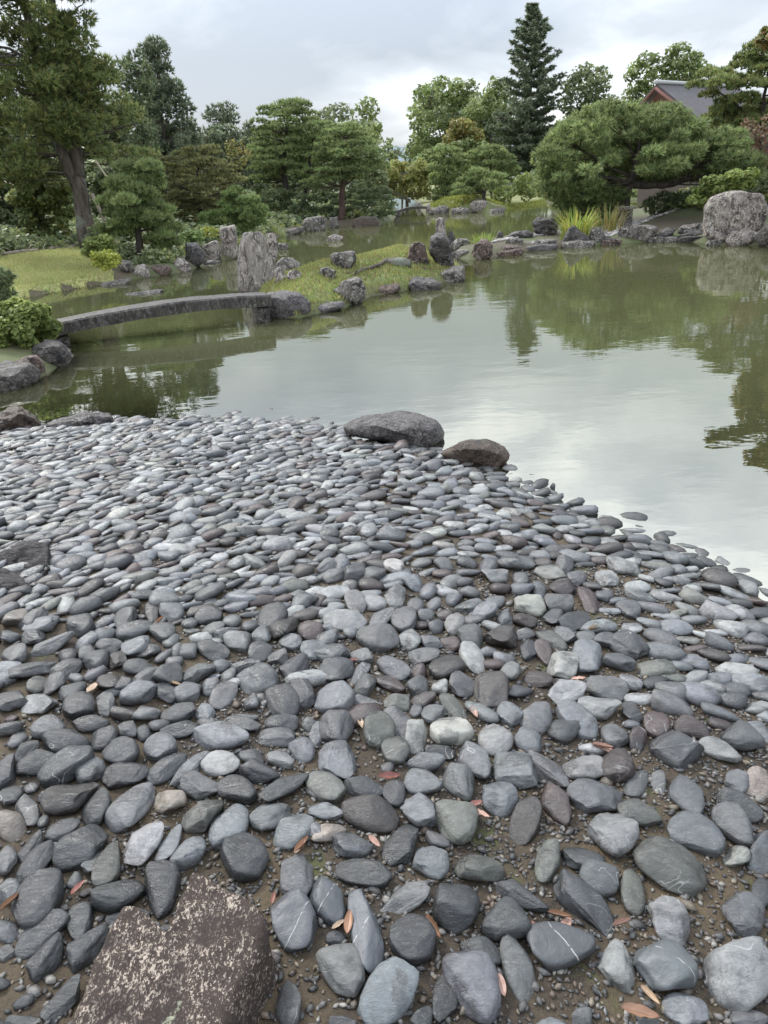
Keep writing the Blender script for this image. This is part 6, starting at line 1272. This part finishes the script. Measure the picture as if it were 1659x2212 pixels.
# pale gravel on the spit
sp_poly = np.vstack([W([(1062, 530), (1120, 520), (1200, 512), (1320, 512), (1400, 492), (1515, 478)], .15), W([(1518, 452), (1450, 462), (1400, 478), (1330, 490), (1230, 500), (1130, 508), (1062, 520)], .25)])
n_s = 3600; lo, hi_ = sp_poly.min(0), sp_poly.max(0); q = rp.uniform(lo, hi_, (n_s * 8, 2)); q = q[sdist(q, sp_poly) > 0][:n_s]; n_s = len(q); z = height(q); sz = rp.uniform(.025, .06, n_s)
G_ = base_v[None] * (sz[:, None] * np.array([[1.3, 1.0, .6]]))[:, None] + np.c_[q, z + sz * .2][:, None]
gc = np.array([(.34, .31, .29), (.26, .24, .23), (.42, .39, .36), (.18, .16, .155)])[rp.integers(0, 4, n_s)] * rp.uniform(.8, 1.2, (n_s, 1))
tag(link('spit_gravel', mesh_arr('spit_gravel', G_.reshape(-1, 3), (f0[None] + (np.arange(n_s) * len(v0))[:, None, None]).reshape(-1, 3), np.repeat(gc, len(v0), 0), smooth=True), MAT['pebbles']), 'pale shingle covering the spit beside the giant boulder', 'gravel', kind='stuff')

# fallen leaves
m, t, p, o = new_mat('dry_leaf'); oi = t.nodes.new('ShaderNodeObjectInfo'); tcn = t.nodes.new('ShaderNodeTexCoord'); sx = t.nodes.new('ShaderNodeSeparateXYZ'); t.links.new(tcn.outputs['Object'], sx.inputs[0])
mid = math_node(t, 'ABSOLUTE', sx.outputs[1]); nn = noise(t, tcn.outputs['Object'], 3, 4, .6)
c = mixc(t, 0.6, oi.outputs['Color'], mixc(t, nn, (.5, .45, .4), (1.4, 1.4, 1.4)), 'MULTIPLY'); c = mixc(t, ramp(t, mid, [(.02, .6), (.05, 0.0)]), c, (.12, .05, .03))
setin(t, p.inputs['Base Color'], c); p.inputs['Roughness'].default_value = .45; MAT['dry_leaf'] = m
def leaf_mesh(curl, seed):
    r = np.random.default_rng(seed); V = []; Fq = []
    for i, u in enumerate(np.linspace(-1, 1, 11)):
        wv = 0.44 * (1 - abs(u) ** 2.2) ** .8 * (1 - .2 * u) + 0.012
        for j, s in enumerate((-1, -.5, 0, .5, 1)):
            V.append((u, s * wv * (1 - .25 * curl * abs(s)), .16 * curl * abs(s) ** 1.5 * wv * 3 + .10 * u * u * curl + .03 * r.normal()))
    for i in range(10):
        for j in range(4): a = i * 5 + j; Fq.append((a, a + 1, a + 6, a + 5))
    return mesh_arr('fallen_leaf', np.array(V), np.array(Fq), smooth=True)
LM = [leaf_mesh(c_, i) for i, c_ in enumerate((.4, 1.0, 1.8))]
LEAVES = {(700, 1900, 2.37): "345 975 95 35 t|405 960 135 82 o|645 95 135 12 r|905 985 150 -50 o|1160 255 85 10 r|1190 320 115 -25 k|120 510 100 45 o|1310 1330 140 -70 k|560 480 90 -40 k|1690 980 130 60 k",
 (1300, 1800, 2.676): "560 185 165 -25 k|265 1310 170 -15 o|680 1365 140 25 k|100 1395 110 -60 k|800 1960 275 -12 o|870 1845 190 -45 t|1060 1560 85 30 k",
 (0, 1800, 2.074): "405 872 115 55 r|55 950 150 50 o|1420 920 65 75 r|1565 650 110 50 o",
 (800, 1400, 2.074): "215 850 62 -60 t|800 790 65 -60 k|1340 617 85 -10 k|1465 972 120 -15 k|1430 360 90 15 t|165 522 70 10 r",
 (0, 1000, 2.074): "525 1195 85 20 k|910 1475 62 -10 t|480 1490 80 60 t|830 1145 60 40 o|75 780 60 20 t"}
LC = dict(t=(.34, .25, .17), o=(.24, .13, .075), r=(.14, .045, .032), k=(.30, .18, .14)); LN = dict(t='pale tan', o='orange-brown', r='dark red', k='pinkish brown')
lv = []
for (ox, oy, sc), txt in LEAVES.items():
    for e in txt.split('|'):
        q = e.split(); x, y, L, a = map(float, q[:4]); k = .8640625; px, py = (ox + x / sc) * k, (oy + y / sc) * k
        P0 = hit_many(np.array([px]), np.array([py]))[0]; P0 = gnd(px, py, P0[2] + .024); th_ = math.radians(a); l2 = L / sc * k / 2
        u = gnd(px + l2 * math.cos(th_), py - l2 * math.sin(th_), P0[2]) - P0; hl = np.linalg.norm(u[:2]); ob = bpy.data.objects.new('fallen_leaf', LM[rp.integers(0, 3)]); COL.objects.link(ob)
        if not ob.data.materials: ob.data.materials.append(MAT['dry_leaf'])
        ob.location = P0; ob.rotation_euler = (rp.normal(0, .15), rp.normal(0, .12), math.atan2(u[1], u[0])); ob.scale = (hl, hl, hl); ob.color = (*(np.array(LC[q[4]]) * rp.uniform(.8, 1.2)), 1)
        lv.append((ob, P0, q[4]))
llabs = []
for ob, P0, tn in lv:
    d = np.hypot(px_[:, 0] - P0[0], px_[:, 1] - P0[1]); nn = np.argsort(d)[:2]; llabs.append(f"{LN[tn]} fallen leaf between {desc[nn[0]]} and {desc[nn[1]]} pebbles")
same = defaultdict(list)
for i, l in enumerate(llabs): same[l].append(i)
for l, ids in same.items():
    if len(ids) > 1:
        for k, i in enumerate(sorted(ids, key=lambda i: lv[i][1][1])): llabs[i] = l + f", {words_n[k]} up from the bottom"
for l, a in zip(llabs, lv): tag(a[0], l, 'leaf', 'fallen leaves on the beach')
